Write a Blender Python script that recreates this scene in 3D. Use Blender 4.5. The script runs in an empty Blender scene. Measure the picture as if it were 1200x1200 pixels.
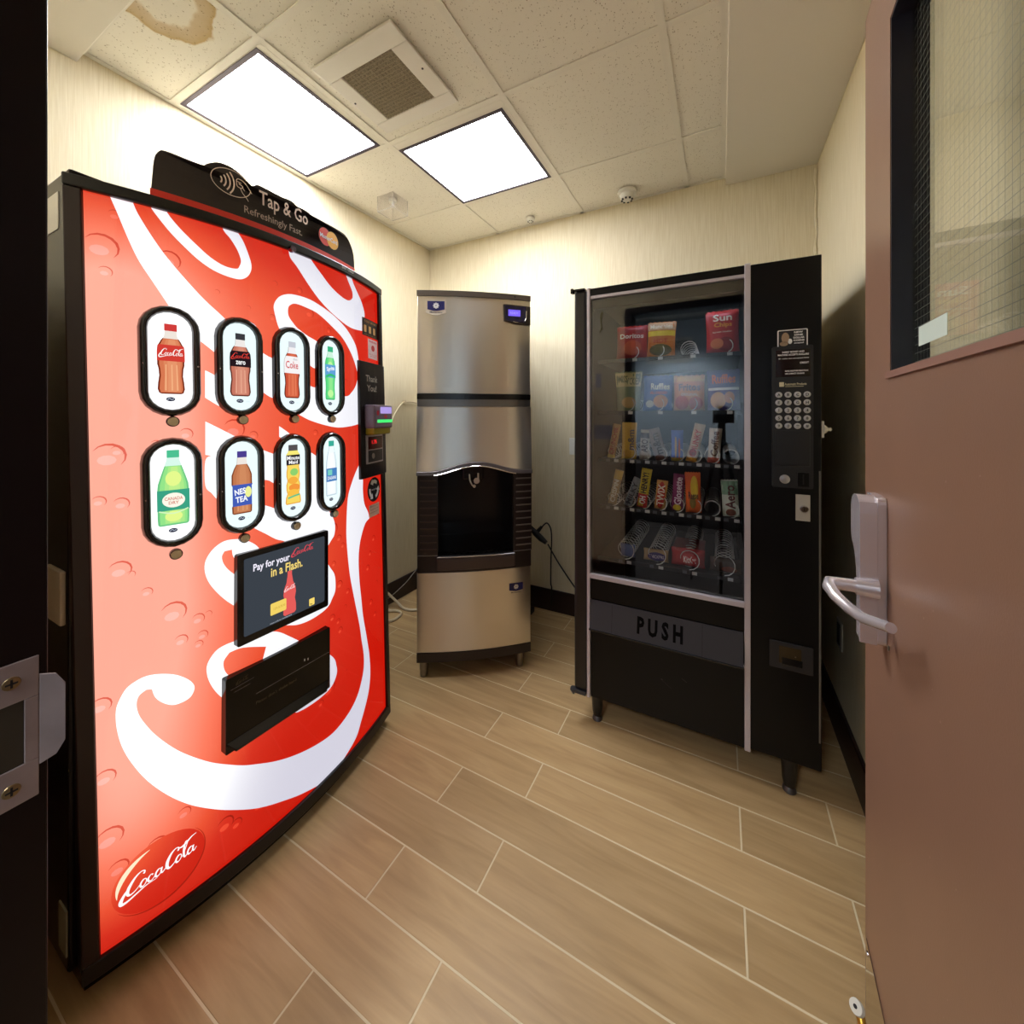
import bpy, bmesh, math, random
from mathutils import Vector, Matrix
from mathutils.geometry import tessellate_polygon

random.seed(7)
C = bpy.context.scene.collection
SC = bpy.context.scene

# ------------------------------------------------------------------ camera
EYE = 1.28
cam_data = bpy.data.cameras.new('camera')
cam_data.sensor_fit = 'HORIZONTAL'
cam_data.sensor_width = 36.0
cam_data.lens = 465.0 / 1200.0 * 36.0
cam_data.shift_x = 0.0
cam_data.shift_y = (487.0 - 600.0) / 1200.0      # the horizon lies above the middle of the frame
cam_data.clip_start = 0.02
cam = bpy.data.objects.new('camera', cam_data)
C.objects.link(cam)
cam.location = (0, 0, EYE)
cam.rotation_euler = (math.radians(90), 0, math.atan(245.0 / 465.0))
SC.camera = cam

# ------------------------------------------------------------------ world, view
w = bpy.data.worlds.new('world'); SC.world = w; w.use_nodes = True
w.node_tree.nodes['Background'].inputs[0].default_value = (0.9, 0.95, 1.0, 1)
w.node_tree.nodes['Background'].inputs[1].default_value = 0.05
SC.view_settings.view_transform = 'Standard'
SC.view_settings.look = 'None'
SC.view_settings.gamma = 1.0
SC.view_settings.use_curve_mapping = False
SC.view_settings.exposure = 0.5
PRINT_GAIN = 0.74         # lamps and backlit prints are given for exposure 0 and scaled to the exposure used
PANEL_LIGHT = 22.0        # radiance of the two ceiling light diffusers
HALL_POWER = 170.0        # watts of each hallway downlight

# ------------------------------------------------------------------ room numbers (metres)
WL, WR, WB, CEIL = -2.0, 0.419, 2.43, 2.56

# ------------------------------------------------------------------ materials
def lin(c):
    o = []
    for v in c:
        v = v / 255.0
        o.append(v / 12.92 if v <= 0.04045 else ((v + 0.055) / 1.055) ** 2.4)
    return tuple(o) + (1.0,)

def newmat(name):
    m = bpy.data.materials.new(name); m.use_nodes = True
    nt = m.node_tree; nt.nodes.clear()
    out = nt.nodes.new('ShaderNodeOutputMaterial')
    return m, nt, out

MC = {}
def mat(name, rgb=(200, 200, 200), rough=0.5, metal=0.0, bump=0.0, bscale=200.0, coat=0.0, spec=0.5, aniso=0.0, var=0.0, vscale=(8, 8, 8)):
    if name in MC: return MC[name]
    m, nt, out = newmat(name)
    b = nt.nodes.new('ShaderNodeBsdfPrincipled')
    nt.links.new(b.outputs[0], out.inputs[0])
    b.inputs['Base Color'].default_value = lin(rgb)
    b.inputs['Roughness'].default_value = rough
    b.inputs['Metallic'].default_value = metal
    b.inputs['Coat Weight'].default_value = coat
    b.inputs['Specular IOR Level'].default_value = spec
    b.inputs['Anisotropic'].default_value = aniso
    tc = nt.nodes.new('ShaderNodeTexCoord')
    if var > 0:
        mp = nt.nodes.new('ShaderNodeMapping'); mp.inputs['Scale'].default_value = vscale
        nt.links.new(tc.outputs['Object'], mp.inputs[0])
        n = nt.nodes.new('ShaderNodeTexNoise'); n.inputs['Scale'].default_value = 1.0; n.inputs['Detail'].default_value = 4
        nt.links.new(mp.outputs[0], n.inputs['Vector'])
        mr = nt.nodes.new('ShaderNodeMapRange')
        mr.inputs['From Min'].default_value = 0.25; mr.inputs['From Max'].default_value = 0.75
        mr.inputs['To Min'].default_value = 1 - var; mr.inputs['To Max'].default_value = 1 + var
        nt.links.new(n.outputs[0], mr.inputs[0])
        mx = nt.nodes.new('ShaderNodeVectorMath'); mx.operation = 'SCALE'
        mx.inputs[0].default_value = lin(rgb)[:3]
        nt.links.new(mr.outputs[0], mx.inputs['Scale'])
        nt.links.new(mx.outputs[0], b.inputs['Base Color'])
    if bump > 0:
        n = nt.nodes.new('ShaderNodeTexNoise'); n.inputs['Scale'].default_value = bscale
        nt.links.new(tc.outputs['Object'], n.inputs['Vector'])
        bp = nt.nodes.new('ShaderNodeBump'); bp.inputs['Strength'].default_value = bump; bp.inputs['Distance'].default_value = 0.001
        nt.links.new(n.outputs[0], bp.inputs['Height'])
        nt.links.new(bp.outputs[0], b.inputs['Normal'])
    MC[name] = m
    return m

def emis(name, rgb, strength=1.0):
    if name in MC: return MC[name]
    m, nt, out = newmat(name)
    e = nt.nodes.new('ShaderNodeEmission')
    e.inputs[0].default_value = lin(rgb); e.inputs[1].default_value = strength * PRINT_GAIN
    nt.links.new(e.outputs[0], out.inputs[0])
    MC[name] = m
    return m

def glassmat(name, tint=(1, 1, 1), refl=0.12, rough=0.0):
    if name in MC: return MC[name]
    m, nt, out = newmat(name)
    t = nt.nodes.new('ShaderNodeBsdfTransparent'); t.inputs[0].default_value = tuple(tint) + (1,)
    g = nt.nodes.new('ShaderNodeBsdfGlossy'); g.inputs['Roughness'].default_value = rough
    f = nt.nodes.new('ShaderNodeLayerWeight'); f.inputs['Blend'].default_value = 0.5
    pw = nt.nodes.new('ShaderNodeMath'); pw.operation = 'POWER'; pw.inputs[1].default_value = 5.0
    nt.links.new(f.outputs['Facing'], pw.inputs[0])
    a = nt.nodes.new('ShaderNodeMath'); a.operation = 'MULTIPLY_ADD'; a.use_clamp = True
    a.inputs[1].default_value = 1.0 - refl; a.inputs[2].default_value = refl
    nt.links.new(pw.outputs[0], a.inputs[0])
    x = nt.nodes.new('ShaderNodeMixShader')
    nt.links.new(a.outputs[0], x.inputs[0]); nt.links.new(t.outputs[0], x.inputs[1]); nt.links.new(g.outputs[0], x.inputs[2])
    nt.links.new(x.outputs[0], out.inputs[0])
    MC[name] = m
    return m

def wallpaper():
    m, nt, out = newmat('cream_wallpaper')
    b = nt.nodes.new('ShaderNodeBsdfPrincipled'); nt.links.new(b.outputs[0], out.inputs[0])
    b.inputs['Roughness'].default_value = 0.75; b.inputs['Specular IOR Level'].default_value = 0.25
    tc = nt.nodes.new('ShaderNodeTexCoord')
    mp = nt.nodes.new('ShaderNodeMapping'); mp.inputs['Scale'].default_value = (260, 260, 7)
    nt.links.new(tc.outputs['Object'], mp.inputs[0])
    n = nt.nodes.new('ShaderNodeTexNoise'); n.inputs['Scale'].default_value = 1; n.inputs['Detail'].default_value = 3
    nt.links.new(mp.outputs[0], n.inputs['Vector'])
    r = nt.nodes.new('ShaderNodeValToRGB')
    r.color_ramp.elements[0].position = 0.3; r.color_ramp.elements[0].color = lin((216, 202, 166))
    r.color_ramp.elements[1].position = 0.7; r.color_ramp.elements[1].color = lin((230, 219, 189))
    nt.links.new(n.outputs[0], r.inputs[0]); nt.links.new(r.outputs[0], b.inputs['Base Color'])
    bp = nt.nodes.new('ShaderNodeBump'); bp.inputs['Strength'].default_value = 0.25; bp.inputs['Distance'].default_value = 0.001
    nt.links.new(n.outputs[0], bp.inputs['Height']); nt.links.new(bp.outputs[0], b.inputs['Normal'])
    return m

def plankmat():
    m, nt, out = newmat('wood_look_tile')
    b = nt.nodes.new('ShaderNodeBsdfPrincipled'); nt.links.new(b.outputs[0], out.inputs[0])
    b.inputs['Roughness'].default_value = 0.42; b.inputs['Specular IOR Level'].default_value = 0.4
    tc = nt.nodes.new('ShaderNodeTexCoord'); oi = nt.nodes.new('ShaderNodeObjectInfo')
    sc = nt.nodes.new('ShaderNodeMath'); sc.operation = 'MULTIPLY'; sc.inputs[1].default_value = 37.0
    nt.links.new(oi.outputs['Random'], sc.inputs[0])
    ad = nt.nodes.new('ShaderNodeVectorMath'); ad.operation = 'ADD'
    nt.links.new(tc.outputs['Object'], ad.inputs[0]); nt.links.new(sc.outputs[0], ad.inputs[1])
    mp = nt.nodes.new('ShaderNodeMapping'); mp.inputs['Scale'].default_value = (1.6, 14, 14)
    nt.links.new(ad.outputs[0], mp.inputs[0])
    n = nt.nodes.new('ShaderNodeTexNoise'); n.inputs['Scale'].default_value = 1.6; n.inputs['Detail'].default_value = 6; n.inputs['Distortion'].default_value = 1.2
    nt.links.new(mp.outputs[0], n.inputs['Vector'])
    r = nt.nodes.new('ShaderNodeValToRGB')
    r.color_ramp.elements[0].position = 0.25; r.color_ramp.elements[0].color = lin((164, 134, 92))
    r.color_ramp.elements[1].position = 0.75; r.color_ramp.elements[1].color = lin((190, 160, 115))
    e = r.color_ramp.elements.new(0.5); e.color = lin((179, 149, 104))
    nt.links.new(n.outputs[0], r.inputs[0])
    n2 = nt.nodes.new('ShaderNodeTexNoise'); n2.inputs['Scale'].default_value = 90
    mp2 = nt.nodes.new('ShaderNodeMapping'); mp2.inputs['Scale'].default_value = (0.08, 1.6, 1)
    nt.links.new(ad.outputs[0], mp2.inputs[0]); nt.links.new(mp2.outputs[0], n2.inputs['Vector'])
    mr = nt.nodes.new('ShaderNodeMapRange'); mr.inputs['To Min'].default_value = 0.92; mr.inputs['To Max'].default_value = 1.07
    nt.links.new(n2.outputs[0], mr.inputs[0])
    rr = nt.nodes.new('ShaderNodeMapRange'); rr.inputs['To Min'].default_value = 0.92; rr.inputs['To Max'].default_value = 1.07
    nt.links.new(oi.outputs['Random'], rr.inputs[0])
    mu = nt.nodes.new('ShaderNodeMath'); mu.operation = 'MULTIPLY'
    nt.links.new(mr.outputs[0], mu.inputs[0]); nt.links.new(rr.outputs[0], mu.inputs[1])
    vs = nt.nodes.new('ShaderNodeVectorMath'); vs.operation = 'SCALE'
    nt.links.new(r.outputs[0], vs.inputs[0]); nt.links.new(mu.outputs[0], vs.inputs['Scale'])
    nt.links.new(vs.outputs[0], b.inputs['Base Color'])
    bp = nt.nodes.new('ShaderNodeBump'); bp.inputs['Strength'].default_value = 0.15; bp.inputs['Distance'].default_value = 0.001
    nt.links.new(n.outputs[0], bp.inputs['Height']); nt.links.new(bp.outputs[0], b.inputs['Normal'])
    return m

def tilemat(name, stain=False):
    m, nt, out = newmat(name)
    b = nt.nodes.new('ShaderNodeBsdfPrincipled'); nt.links.new(b.outputs[0], out.inputs[0])
    b.inputs['Roughness'].default_value = 0.9; b.inputs['Specular IOR Level'].default_value = 0.1
    tc = nt.nodes.new('ShaderNodeTexCoord')
    mp = nt.nodes.new('ShaderNodeMapping'); mp.inputs['Scale'].default_value = (150, 105, 1)
    nt.links.new(tc.outputs['Object'], mp.inputs[0])
    v = nt.nodes.new('ShaderNodeTexVoronoi'); v.inputs['Scale'].default_value = 1.0
    nt.links.new(mp.outputs[0], v.inputs['Vector'])
    n = nt.nodes.new('ShaderNodeTexNoise'); n.inputs['Scale'].default_value = 60; n.inputs['Detail'].default_value = 2
    nt.links.new(tc.outputs['Object'], n.inputs['Vector'])
    # pinholes: small voronoi cores, only where the noise is high
    lt = nt.nodes.new('ShaderNodeMapRange'); lt.inputs['From Min'].default_value = 0.16; lt.inputs['From Max'].default_value = 0.28
    nt.links.new(v.outputs['Distance'], lt.inputs[0])
    gt = nt.nodes.new('ShaderNodeMapRange'); gt.inputs['From Min'].default_value = 0.50; gt.inputs['From Max'].default_value = 0.56
    gt.inputs['To Min'].default_value = 1; gt.inputs['To Max'].default_value = 0
    nt.links.new(n.outputs[0], gt.inputs[0])
    mxx = nt.nodes.new('ShaderNodeMath'); mxx.operation = 'MAXIMUM'
    nt.links.new(lt.outputs[0], mxx.inputs[0]); nt.links.new(gt.outputs[0], mxx.inputs[1])
    mix = nt.nodes.new('ShaderNodeMix'); mix.data_type = 'RGBA'
    mix.inputs[6].default_value = lin((170, 156, 134)); mix.inputs[7].default_value = lin((240, 235, 222))
    nt.links.new(mxx.outputs[0], mix.inputs[0])
    src = mix.outputs[2]
    if stain:
        sub = nt.nodes.new('ShaderNodeVectorMath'); sub.operation = 'SUBTRACT'; sub.inputs[1].default_value = (-1.535, 0.600, 2.56)
        nt.links.new(tc.outputs['Object'], sub.inputs[0])
        m3 = nt.nodes.new('ShaderNodeMapping'); m3.inputs['Scale'].default_value = (0.85, 1.15, 0); m3.inputs['Rotation'].default_value = (0, 0, -0.5)
        nt.links.new(sub.outputs[0], m3.inputs[0])
        wn = nt.nodes.new('ShaderNodeTexNoise'); wn.inputs['Scale'].default_value = 9; wn.inputs['Detail'].default_value = 3
        nt.links.new(tc.outputs['Object'], wn.inputs['Vector'])
        ln = nt.nodes.new('ShaderNodeVectorMath'); ln.operation = 'LENGTH'
        nt.links.new(m3.outputs[0], ln.inputs[0])
        w1 = nt.nodes.new('ShaderNodeMath'); w1.operation = 'MULTIPLY_ADD'; w1.inputs[1].default_value = 0.10
        nt.links.new(wn.outputs[0], w1.inputs[0]); nt.links.new(ln.outputs['Value'], w1.inputs[2])
        rp = nt.nodes.new('ShaderNodeValToRGB')
        els = rp.color_ramp.elements
        els[0].position = 0.0; els[0].color = (0.08, 0.08, 0.08, 1)
        els[1].position = 1.0; els[1].color = (0, 0, 0, 1)
        for p_, c_ in ((0.118, 0.08), (0.128, 0.65), (0.158, 0.8), (0.176, 0.95), (0.182, 0.0)):
            e = els.new(p_); e.color = (c_, c_, c_, 1)
        nt.links.new(w1.outputs[0], rp.inputs[0])
        mix2 = nt.nodes.new('ShaderNodeMix'); mix2.data_type = 'RGBA'; mix2.blend_type = 'MULTIPLY'
        nt.links.new(rp.outputs[0], mix2.inputs[0]); nt.links.new(src, mix2.inputs[6]); mix2.inputs[7].default_value = lin((212, 186, 142))
        src = mix2.outputs[2]
    nt.links.new(src, b.inputs['Base Color'])
    bp = nt.nodes.new('ShaderNodeBump'); bp.inputs['Strength'].default_value = 0.4; bp.inputs['Distance'].default_value = 0.002
    nt.links.new(mxx.outputs[0], bp.inputs['Height']); nt.links.new(bp.outputs[0], b.inputs['Normal'])
    return m

def math_node(nt, op, a, b=None, c=None, clamp=False):
    n = nt.nodes.new('ShaderNodeMath'); n.operation = op; n.use_clamp = clamp
    for i, v in enumerate((a, b, c)):
        if v is None: continue
        if isinstance(v, (int, float)): n.inputs[i].default_value = v
        else: nt.links.new(v, n.inputs[i])
    return n.outputs[0]

def backlit(name, kind):
    """Backlit print: uneven tube glow, brightest at left, painted into the emission colour."""
    m, nt, out = newmat(name)
    uv = nt.nodes.new('ShaderNodeUVMap'); uv.uv_map = 'panel'
    sp = nt.nodes.new('ShaderNodeSeparateXYZ'); nt.links.new(uv.outputs[0], sp.inputs[0])
    u, z = sp.outputs[0], sp.outputs[1]
    def smooth(x, a, b):
        n = nt.nodes.new('ShaderNodeMapRange'); n.interpolation_type = 'SMOOTHSTEP'
        n.inputs['From Min'].default_value = a; n.inputs['From Max'].default_value = b
        nt.links.new(x, n.inputs[0]); return n.outputs[0]
    # painted glow as of a tube behind the left edge
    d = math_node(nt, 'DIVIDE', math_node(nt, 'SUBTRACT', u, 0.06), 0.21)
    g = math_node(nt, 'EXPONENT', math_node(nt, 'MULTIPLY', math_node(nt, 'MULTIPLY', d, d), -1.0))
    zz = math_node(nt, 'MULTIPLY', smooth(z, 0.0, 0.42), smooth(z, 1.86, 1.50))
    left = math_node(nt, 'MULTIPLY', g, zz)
    # painted glow around the buttons, fading to the right edge and below the delivery door
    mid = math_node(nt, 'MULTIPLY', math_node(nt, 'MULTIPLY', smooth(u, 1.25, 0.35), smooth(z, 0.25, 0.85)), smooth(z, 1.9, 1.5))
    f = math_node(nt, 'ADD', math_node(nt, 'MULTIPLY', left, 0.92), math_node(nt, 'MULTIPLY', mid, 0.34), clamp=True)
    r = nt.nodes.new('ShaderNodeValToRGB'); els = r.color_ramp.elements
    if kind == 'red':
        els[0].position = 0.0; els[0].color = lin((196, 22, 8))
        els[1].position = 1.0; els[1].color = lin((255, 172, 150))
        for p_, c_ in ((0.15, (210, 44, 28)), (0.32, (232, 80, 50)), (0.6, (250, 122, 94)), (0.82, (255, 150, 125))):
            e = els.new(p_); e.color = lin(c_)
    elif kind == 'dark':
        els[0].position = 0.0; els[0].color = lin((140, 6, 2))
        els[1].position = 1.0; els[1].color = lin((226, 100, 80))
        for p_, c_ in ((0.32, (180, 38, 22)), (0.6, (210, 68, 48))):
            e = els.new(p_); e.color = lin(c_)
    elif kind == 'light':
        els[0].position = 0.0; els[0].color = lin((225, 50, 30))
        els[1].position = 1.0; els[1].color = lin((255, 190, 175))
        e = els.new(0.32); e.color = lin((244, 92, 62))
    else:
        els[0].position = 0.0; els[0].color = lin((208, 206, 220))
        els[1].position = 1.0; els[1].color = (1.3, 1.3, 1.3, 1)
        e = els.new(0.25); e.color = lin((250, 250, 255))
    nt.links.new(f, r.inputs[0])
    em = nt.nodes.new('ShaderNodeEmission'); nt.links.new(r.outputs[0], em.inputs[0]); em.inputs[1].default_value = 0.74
    gl = nt.nodes.new('ShaderNodeBsdfGlossy'); gl.inputs['Roughness'].default_value = 0.08; gl.inputs[0].default_value = (0.04, 0.04, 0.04, 1)
    ad = nt.nodes.new('ShaderNodeAddShader'); nt.links.new(em.outputs[0], ad.inputs[0]); nt.links.new(gl.outputs[0], ad.inputs[1])
    nt.links.new(ad.outputs[0], out.inputs[0])
    return m

# ------------------------------------------------------------------ mesh helpers
class MB:
    def __init__(s): s.v = []; s.f = []; s.uv = None
    def add(s, vs, fs):
        o = len(s.v); s.v += [tuple(p) for p in vs]; s.f += [tuple(i + o for i in f) for f in fs]; return s
    def box(s, x0, x1, y0, y1, z0, z1):
        vs = [(x, y, z) for z in (z0, z1) for y in (y0, y1) for x in (x0, x1)]
        return s.add(vs, [(0, 2, 3, 1), (4, 5, 7, 6), (0, 1, 5, 4), (2, 6, 7, 3), (0, 4, 6, 2), (1, 3, 7, 5)])
    def hexa(s, pts):   # 8 corners in the order of box()
        return s.add(pts, [(0, 2, 3, 1), (4, 5, 7, 6), (0, 1, 5, 4), (2, 6, 7, 3), (0, 4, 6, 2), (1, 3, 7, 5)])
    def ring(s, c, r, axis, n=16, r2=None):
        a = Vector(axis).normalized(); t = a.orthogonal().normalized(); b = a.cross(t)
        r2 = r if r2 is None else r2
        return [Vector(c) + t * math.cos(2 * math.pi * i / n) * r + b * math.sin(2 * math.pi * i / n) * r2 for i in range(n)]
    def cyl(s, p0, p1, r0, r1=None, n=16):
        r1 = r0 if r1 is None else r1
        ax = Vector(p1) - Vector(p0)
        vs = s.ring(p0, r0, ax, n) + s.ring(p1, r1, ax, n)
        fs = [(i, (i + 1) % n, n + (i + 1) % n, n + i) for i in range(n)] + [tuple(range(n - 1, -1, -1)), tuple(range(n, 2 * n))]
        return s.add(vs, fs)
    def lathe(s, c, axis, prof, n=24):
        a = Vector(axis).normalized(); vs = []; fs = []
        for r, h in prof: vs += s.ring(Vector(c) + a * h, r, axis, n)
        m = len(prof)
        for k in range(m - 1):
            for i in range(n): fs.append((k * n + i, k * n + (i + 1) % n, (k + 1) * n + (i + 1) % n, (k + 1) * n + i))
        fs.append(tuple(range(n - 1, -1, -1))); fs.append(tuple((m - 1) * n + i for i in range(n)))
        return s.add(vs, fs)
    def tube(s, pts, r, n=8, cap=True):
        pts = [Vector(p) for p in pts]; vs = []; fs = []
        t = (pts[1] - pts[0]).normalized(); nrm = t.orthogonal().normalized()
        for i, p in enumerate(pts):
            a = pts[min(i + 1, len(pts) - 1)] - pts[max(i - 1, 0)]
            a.normalize(); nrm = (nrm - a * nrm.dot(a)).normalized(); b = a.cross(nrm)
            rr = r[i] if isinstance(r, (list, tuple)) else r
            for k in range(n):
                an = 2 * math.pi * k / n
                vs.append(p + nrm * math.cos(an) * rr + b * math.sin(an) * rr)
        m = len(pts)
        for i in range(m - 1):
            for k in range(n): fs.append((i * n + k, i * n + (k + 1) % n, (i + 1) * n + (k + 1) % n, (i + 1) * n + k))
        if cap: fs.append(tuple(range(n - 1, -1, -1))); fs.append(tuple((m - 1) * n + k for k in range(n)))
        return s.add(vs, fs)
    def prism(s, poly, fn0, fn1):
        """poly of 2D points; fn0/fn1 map a 2D point to the back/front 3D point."""
        n = len(poly)
        vs = [fn0(*p) for p in poly] + [fn1(*p) for p in poly]
        fs = [(i, (i + 1) % n, n + (i + 1) % n, n + i) for i in range(n)]
        tri = tessellate_polygon([[Vector((p[0], p[1], 0)) for p in poly]])
        fs += [(a, b, c) for a, b, c in tri] + [(n + c, n + b, n + a) for a, b, c in tri]
        return s.add(vs, fs)
    def grid(s, nu, nv, fn):
        vs = [fn(i / nu, j / nv) for j in range(nv + 1) for i in range(nu + 1)]
        return s.add(vs, [(j * (nu + 1) + i, j * (nu + 1) + i + 1, (j + 1) * (nu + 1) + i + 1, (j + 1) * (nu + 1) + i) for j in range(nv) for i in range(nu)])

def tag(o, label=None, cat=None, group=None, kind=None):
    if label: o['label'] = label
    if cat: o['category'] = cat
    if group: o['group'] = group
    if kind: o['kind'] = kind
    return o

def thing(name, label, cat, loc=(0, 0, 0), rz=0.0, group=None):
    o = bpy.data.objects.new(name, None); C.objects.link(o)
    o.location = loc; o.rotation_euler = (0, 0, rz); o.empty_display_size = 0.05
    return tag(o, label, cat, group)

def base_inv(o):
    while o.parent: o = o.parent
    if o.type != 'EMPTY': return Matrix.Identity(4)
    return (Matrix.Translation(o.location) @ o.rotation_euler.to_matrix().to_4x4()).inverted()

def mk(name, mb, m, parent=None, world=True, smooth=False, bevel=0.0, segs=2, label=None, angle=40, recalc=True):
    """Link one mesh object. World coordinates are turned into the root's frame."""
    me = bpy.data.meshes.new(name)
    vs = mb.v
    if parent is not None and world:
        mi = base_inv(parent); vs = [tuple(mi @ Vector(v)) for v in vs]
    me.from_pydata(vs, [], mb.f); me.update()
    if recalc:
        bm = bmesh.new(); bm.from_mesh(me); bmesh.ops.recalc_face_normals(bm, faces=bm.faces); bm.to_mesh(me); bm.free()
    ms = m if isinstance(m, (list, tuple)) else [m]
    for x in ms: me.materials.append(x)
    if smooth:
        for p in me.polygons: p.use_smooth = True
        try: me.set_sharp_from_angle(angle=math.radians(angle))
        except Exception: pass
    o = bpy.data.objects.new(name, me); C.objects.link(o)
    if parent is not None: o.parent = parent
    if bevel > 0:
        bv = o.modifiers.new('bevel', 'BEVEL'); bv.width = bevel; bv.segments = segs; bv.limit_method = 'ANGLE'; bv.angle_limit = math.radians(45)
    if label: o['label'] = label
    return o

def struct(name, mb, m, parent=None, **k):
    o = mk(name, mb, m, parent, **k)
    o['kind'] = 'structure'
    return o

# ------------------------------------------------------------------ flat print: polygons, strokes and text mapped on a surface
def catmull(pts, n=6, closed=False):
    out = []; m = len(pts)
    rng = range(m) if closed else range(m - 1)
    for i in rng:
        if closed: p = [pts[(i + k - 1) % m] for k in range(4)]
        else: p = [pts[max(i - 1, 0)], pts[i], pts[i + 1], pts[min(i + 2, m - 1)]]
        for k in range(n):
            t = k / n
            out.append(tuple(0.5 * ((2 * p[1][c]) + (-p[0][c] + p[2][c]) * t + (2 * p[0][c] - 5 * p[1][c] + 4 * p[2][c] - p[3][c]) * t * t + (-p[0][c] + 3 * p[1][c] - 3 * p[2][c] + p[3][c]) * t ** 3) for c in range(2)))
    if not closed: out.append(tuple(pts[-1]))
    return out

def smooth_poly(pts, n=4, sharp=50, aspect=1.0):
    """Round a closed outline but keep its sharp corners."""
    m = len(pts); cs = []
    for i in range(m):
        a = Vector(((pts[i][0] - pts[i - 1][0]) * aspect, pts[i][1] - pts[i - 1][1])); b = Vector(((pts[(i + 1) % m][0] - pts[i][0]) * aspect, pts[(i + 1) % m][1] - pts[i][1]))
        cs.append(a.length > 0 and b.length > 0 and a.angle(b) > math.radians(sharp))
    out = []
    for i in range(m):
        p1, p2 = pts[i], pts[(i + 1) % m]
        p0 = p1 if cs[i] else pts[i - 1]; p3 = p2 if cs[(i + 1) % m] else pts[(i + 2) % m]
        for k in range(n):
            t = k / n
            out.append(tuple(0.5 * ((2 * p1[c]) + (-p0[c] + p2[c]) * t + (2 * p0[c] - 5 * p1[c] + 4 * p2[c] - p3[c]) * t * t + (-p0[c] + 3 * p1[c] - 3 * p2[c] + p3[c]) * t ** 3) for c in range(2)))
    return out

def tri2d(polys):
    vs = []; fs = []
    for poly in polys:
        loops = poly if isinstance(poly[0][0], (tuple, list)) else [poly]
        flat = [p for l in loops for p in l]
        t = tessellate_polygon([[Vector((p[0], p[1], 0)) for p in l] for l in loops])
        o = len(vs); vs += [tuple(p[:2]) for p in flat]; fs += [(a + o, b + o, c + o) for a, b, c in t]
    return vs, fs

def stroke2d(pts, wd, n=5, smooth=True):
    """A pen stroke: wd is a width or one width per given point."""
    ws = wd if isinstance(wd, (list, tuple)) else [wd] * len(pts)
    if smooth and len(pts) > 2:
        q = catmull(pts, n); ww = []
        for i in range(len(pts) - 1):
            for k in range(n): ww.append(ws[i] + (ws[i + 1] - ws[i]) * k / n)
        ww.append(ws[-1])
    else: q = list(pts); ww = list(ws)
    vs = []; fs = []
    for i, p in enumerate(q):
        a = q[max(i - 1, 0)]; b = q[min(i + 1, len(q) - 1)]
        dx, dy = b[0] - a[0], b[1] - a[1]; L = math.hypot(dx, dy) or 1
        nx, ny = -dy / L * ww[i] / 2, dx / L * ww[i] / 2
        vs += [(p[0] + nx, p[1] + ny), (p[0] - nx, p[1] - ny)]
    fs = [(2 * i, 2 * i + 1, 2 * i + 3, 2 * i + 2) for i in range(len(q) - 1)]
    return vs, fs

def join2d(*parts):
    vs = []; fs = []
    for v, f in parts:
        o = len(vs); vs += list(v); fs += [tuple(i + o for i in t) for t in f]
    return vs, fs

def xf2d(sh, sx=1.0, sy=None, dx=0.0, dy=0.0, rot=0.0, shear=0.0):
    sy = sx if sy is None else sy; c, s = math.cos(rot), math.sin(rot)
    vs = []
    for x, y in sh[0]:
        x, y = (x + shear * y) * sx, y * sy
        vs.append((c * x - s * y + dx, s * x + c * y + dy))
    return vs, sh[1]

def fit2d(sh, x0, x1, y0, y1, keep=False):
    xs = [p[0] for p in sh[0]]; ys = [p[1] for p in sh[0]]
    w_, h_ = max(xs) - min(xs) or 1, max(ys) - min(ys) or 1
    sx, sy = (x1 - x0) / w_, (y1 - y0) / h_
    if keep: sx = sy = min(sx, sy)
    cx, cy = (min(xs) + max(xs)) / 2, (min(ys) + max(ys)) / 2
    return [((p[0] - cx) * sx + (x0 + x1) / 2, (p[1] - cy) * sy + (y0 + y1) / 2) for p in sh[0]], sh[1]

TXT = {}
def text2d(s, bold=0.0, res=2):
    key = (s, bold, res)
    if key in TXT: return TXT[key]
    cu = bpy.data.curves.new('t', 'FONT'); cu.body = s; cu.resolution_u = res; cu.offset = bold; cu.align_x = 'CENTER'
    ob = bpy.data.objects.new('t', cu); C.objects.link(ob)
    dg = bpy.context.evaluated_depsgraph_get(); dg.update()
    me = ob.evaluated_get(dg).to_mesh()
    r = ([(v.co.x, v.co.y) for v in me.vertices], [tuple(p.vertices) for p in me.polygons])
    ob.evaluated_get(dg).to_mesh_clear()
    bpy.data.objects.remove(ob); bpy.data.curves.remove(cu)
    TXT[key] = r
    return r

def rect2d(x0, x1, y0, y1, r=0.0, n=5):
    if r <= 0: return [(x0, y0), (x1, y0), (x1, y1), (x0, y1)]
    o = []
    for cx, cy, a0 in ((x1 - r, y0 + r, -90), (x1 - r, y1 - r, 0), (x0 + r, y1 - r, 90), (x0 + r, y0 + r, 180)):
        for k in range(n + 1):
            a = math.radians(a0 + 90 * k / n); o.append((cx + r * math.cos(a), cy + r * math.sin(a)))
    return o

def ell2d(cx, cy, rx, ry, n=24, rot=0.0):
    c, s = math.cos(rot), math.sin(rot)
    return [(cx + rx * math.cos(2 * math.pi * i / n) * c - ry * math.sin(2 * math.pi * i / n) * s, cy + rx * math.cos(2 * math.pi * i / n) * s + ry * math.sin(2 * math.pi * i / n) * c) for i in range(n)]

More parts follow.
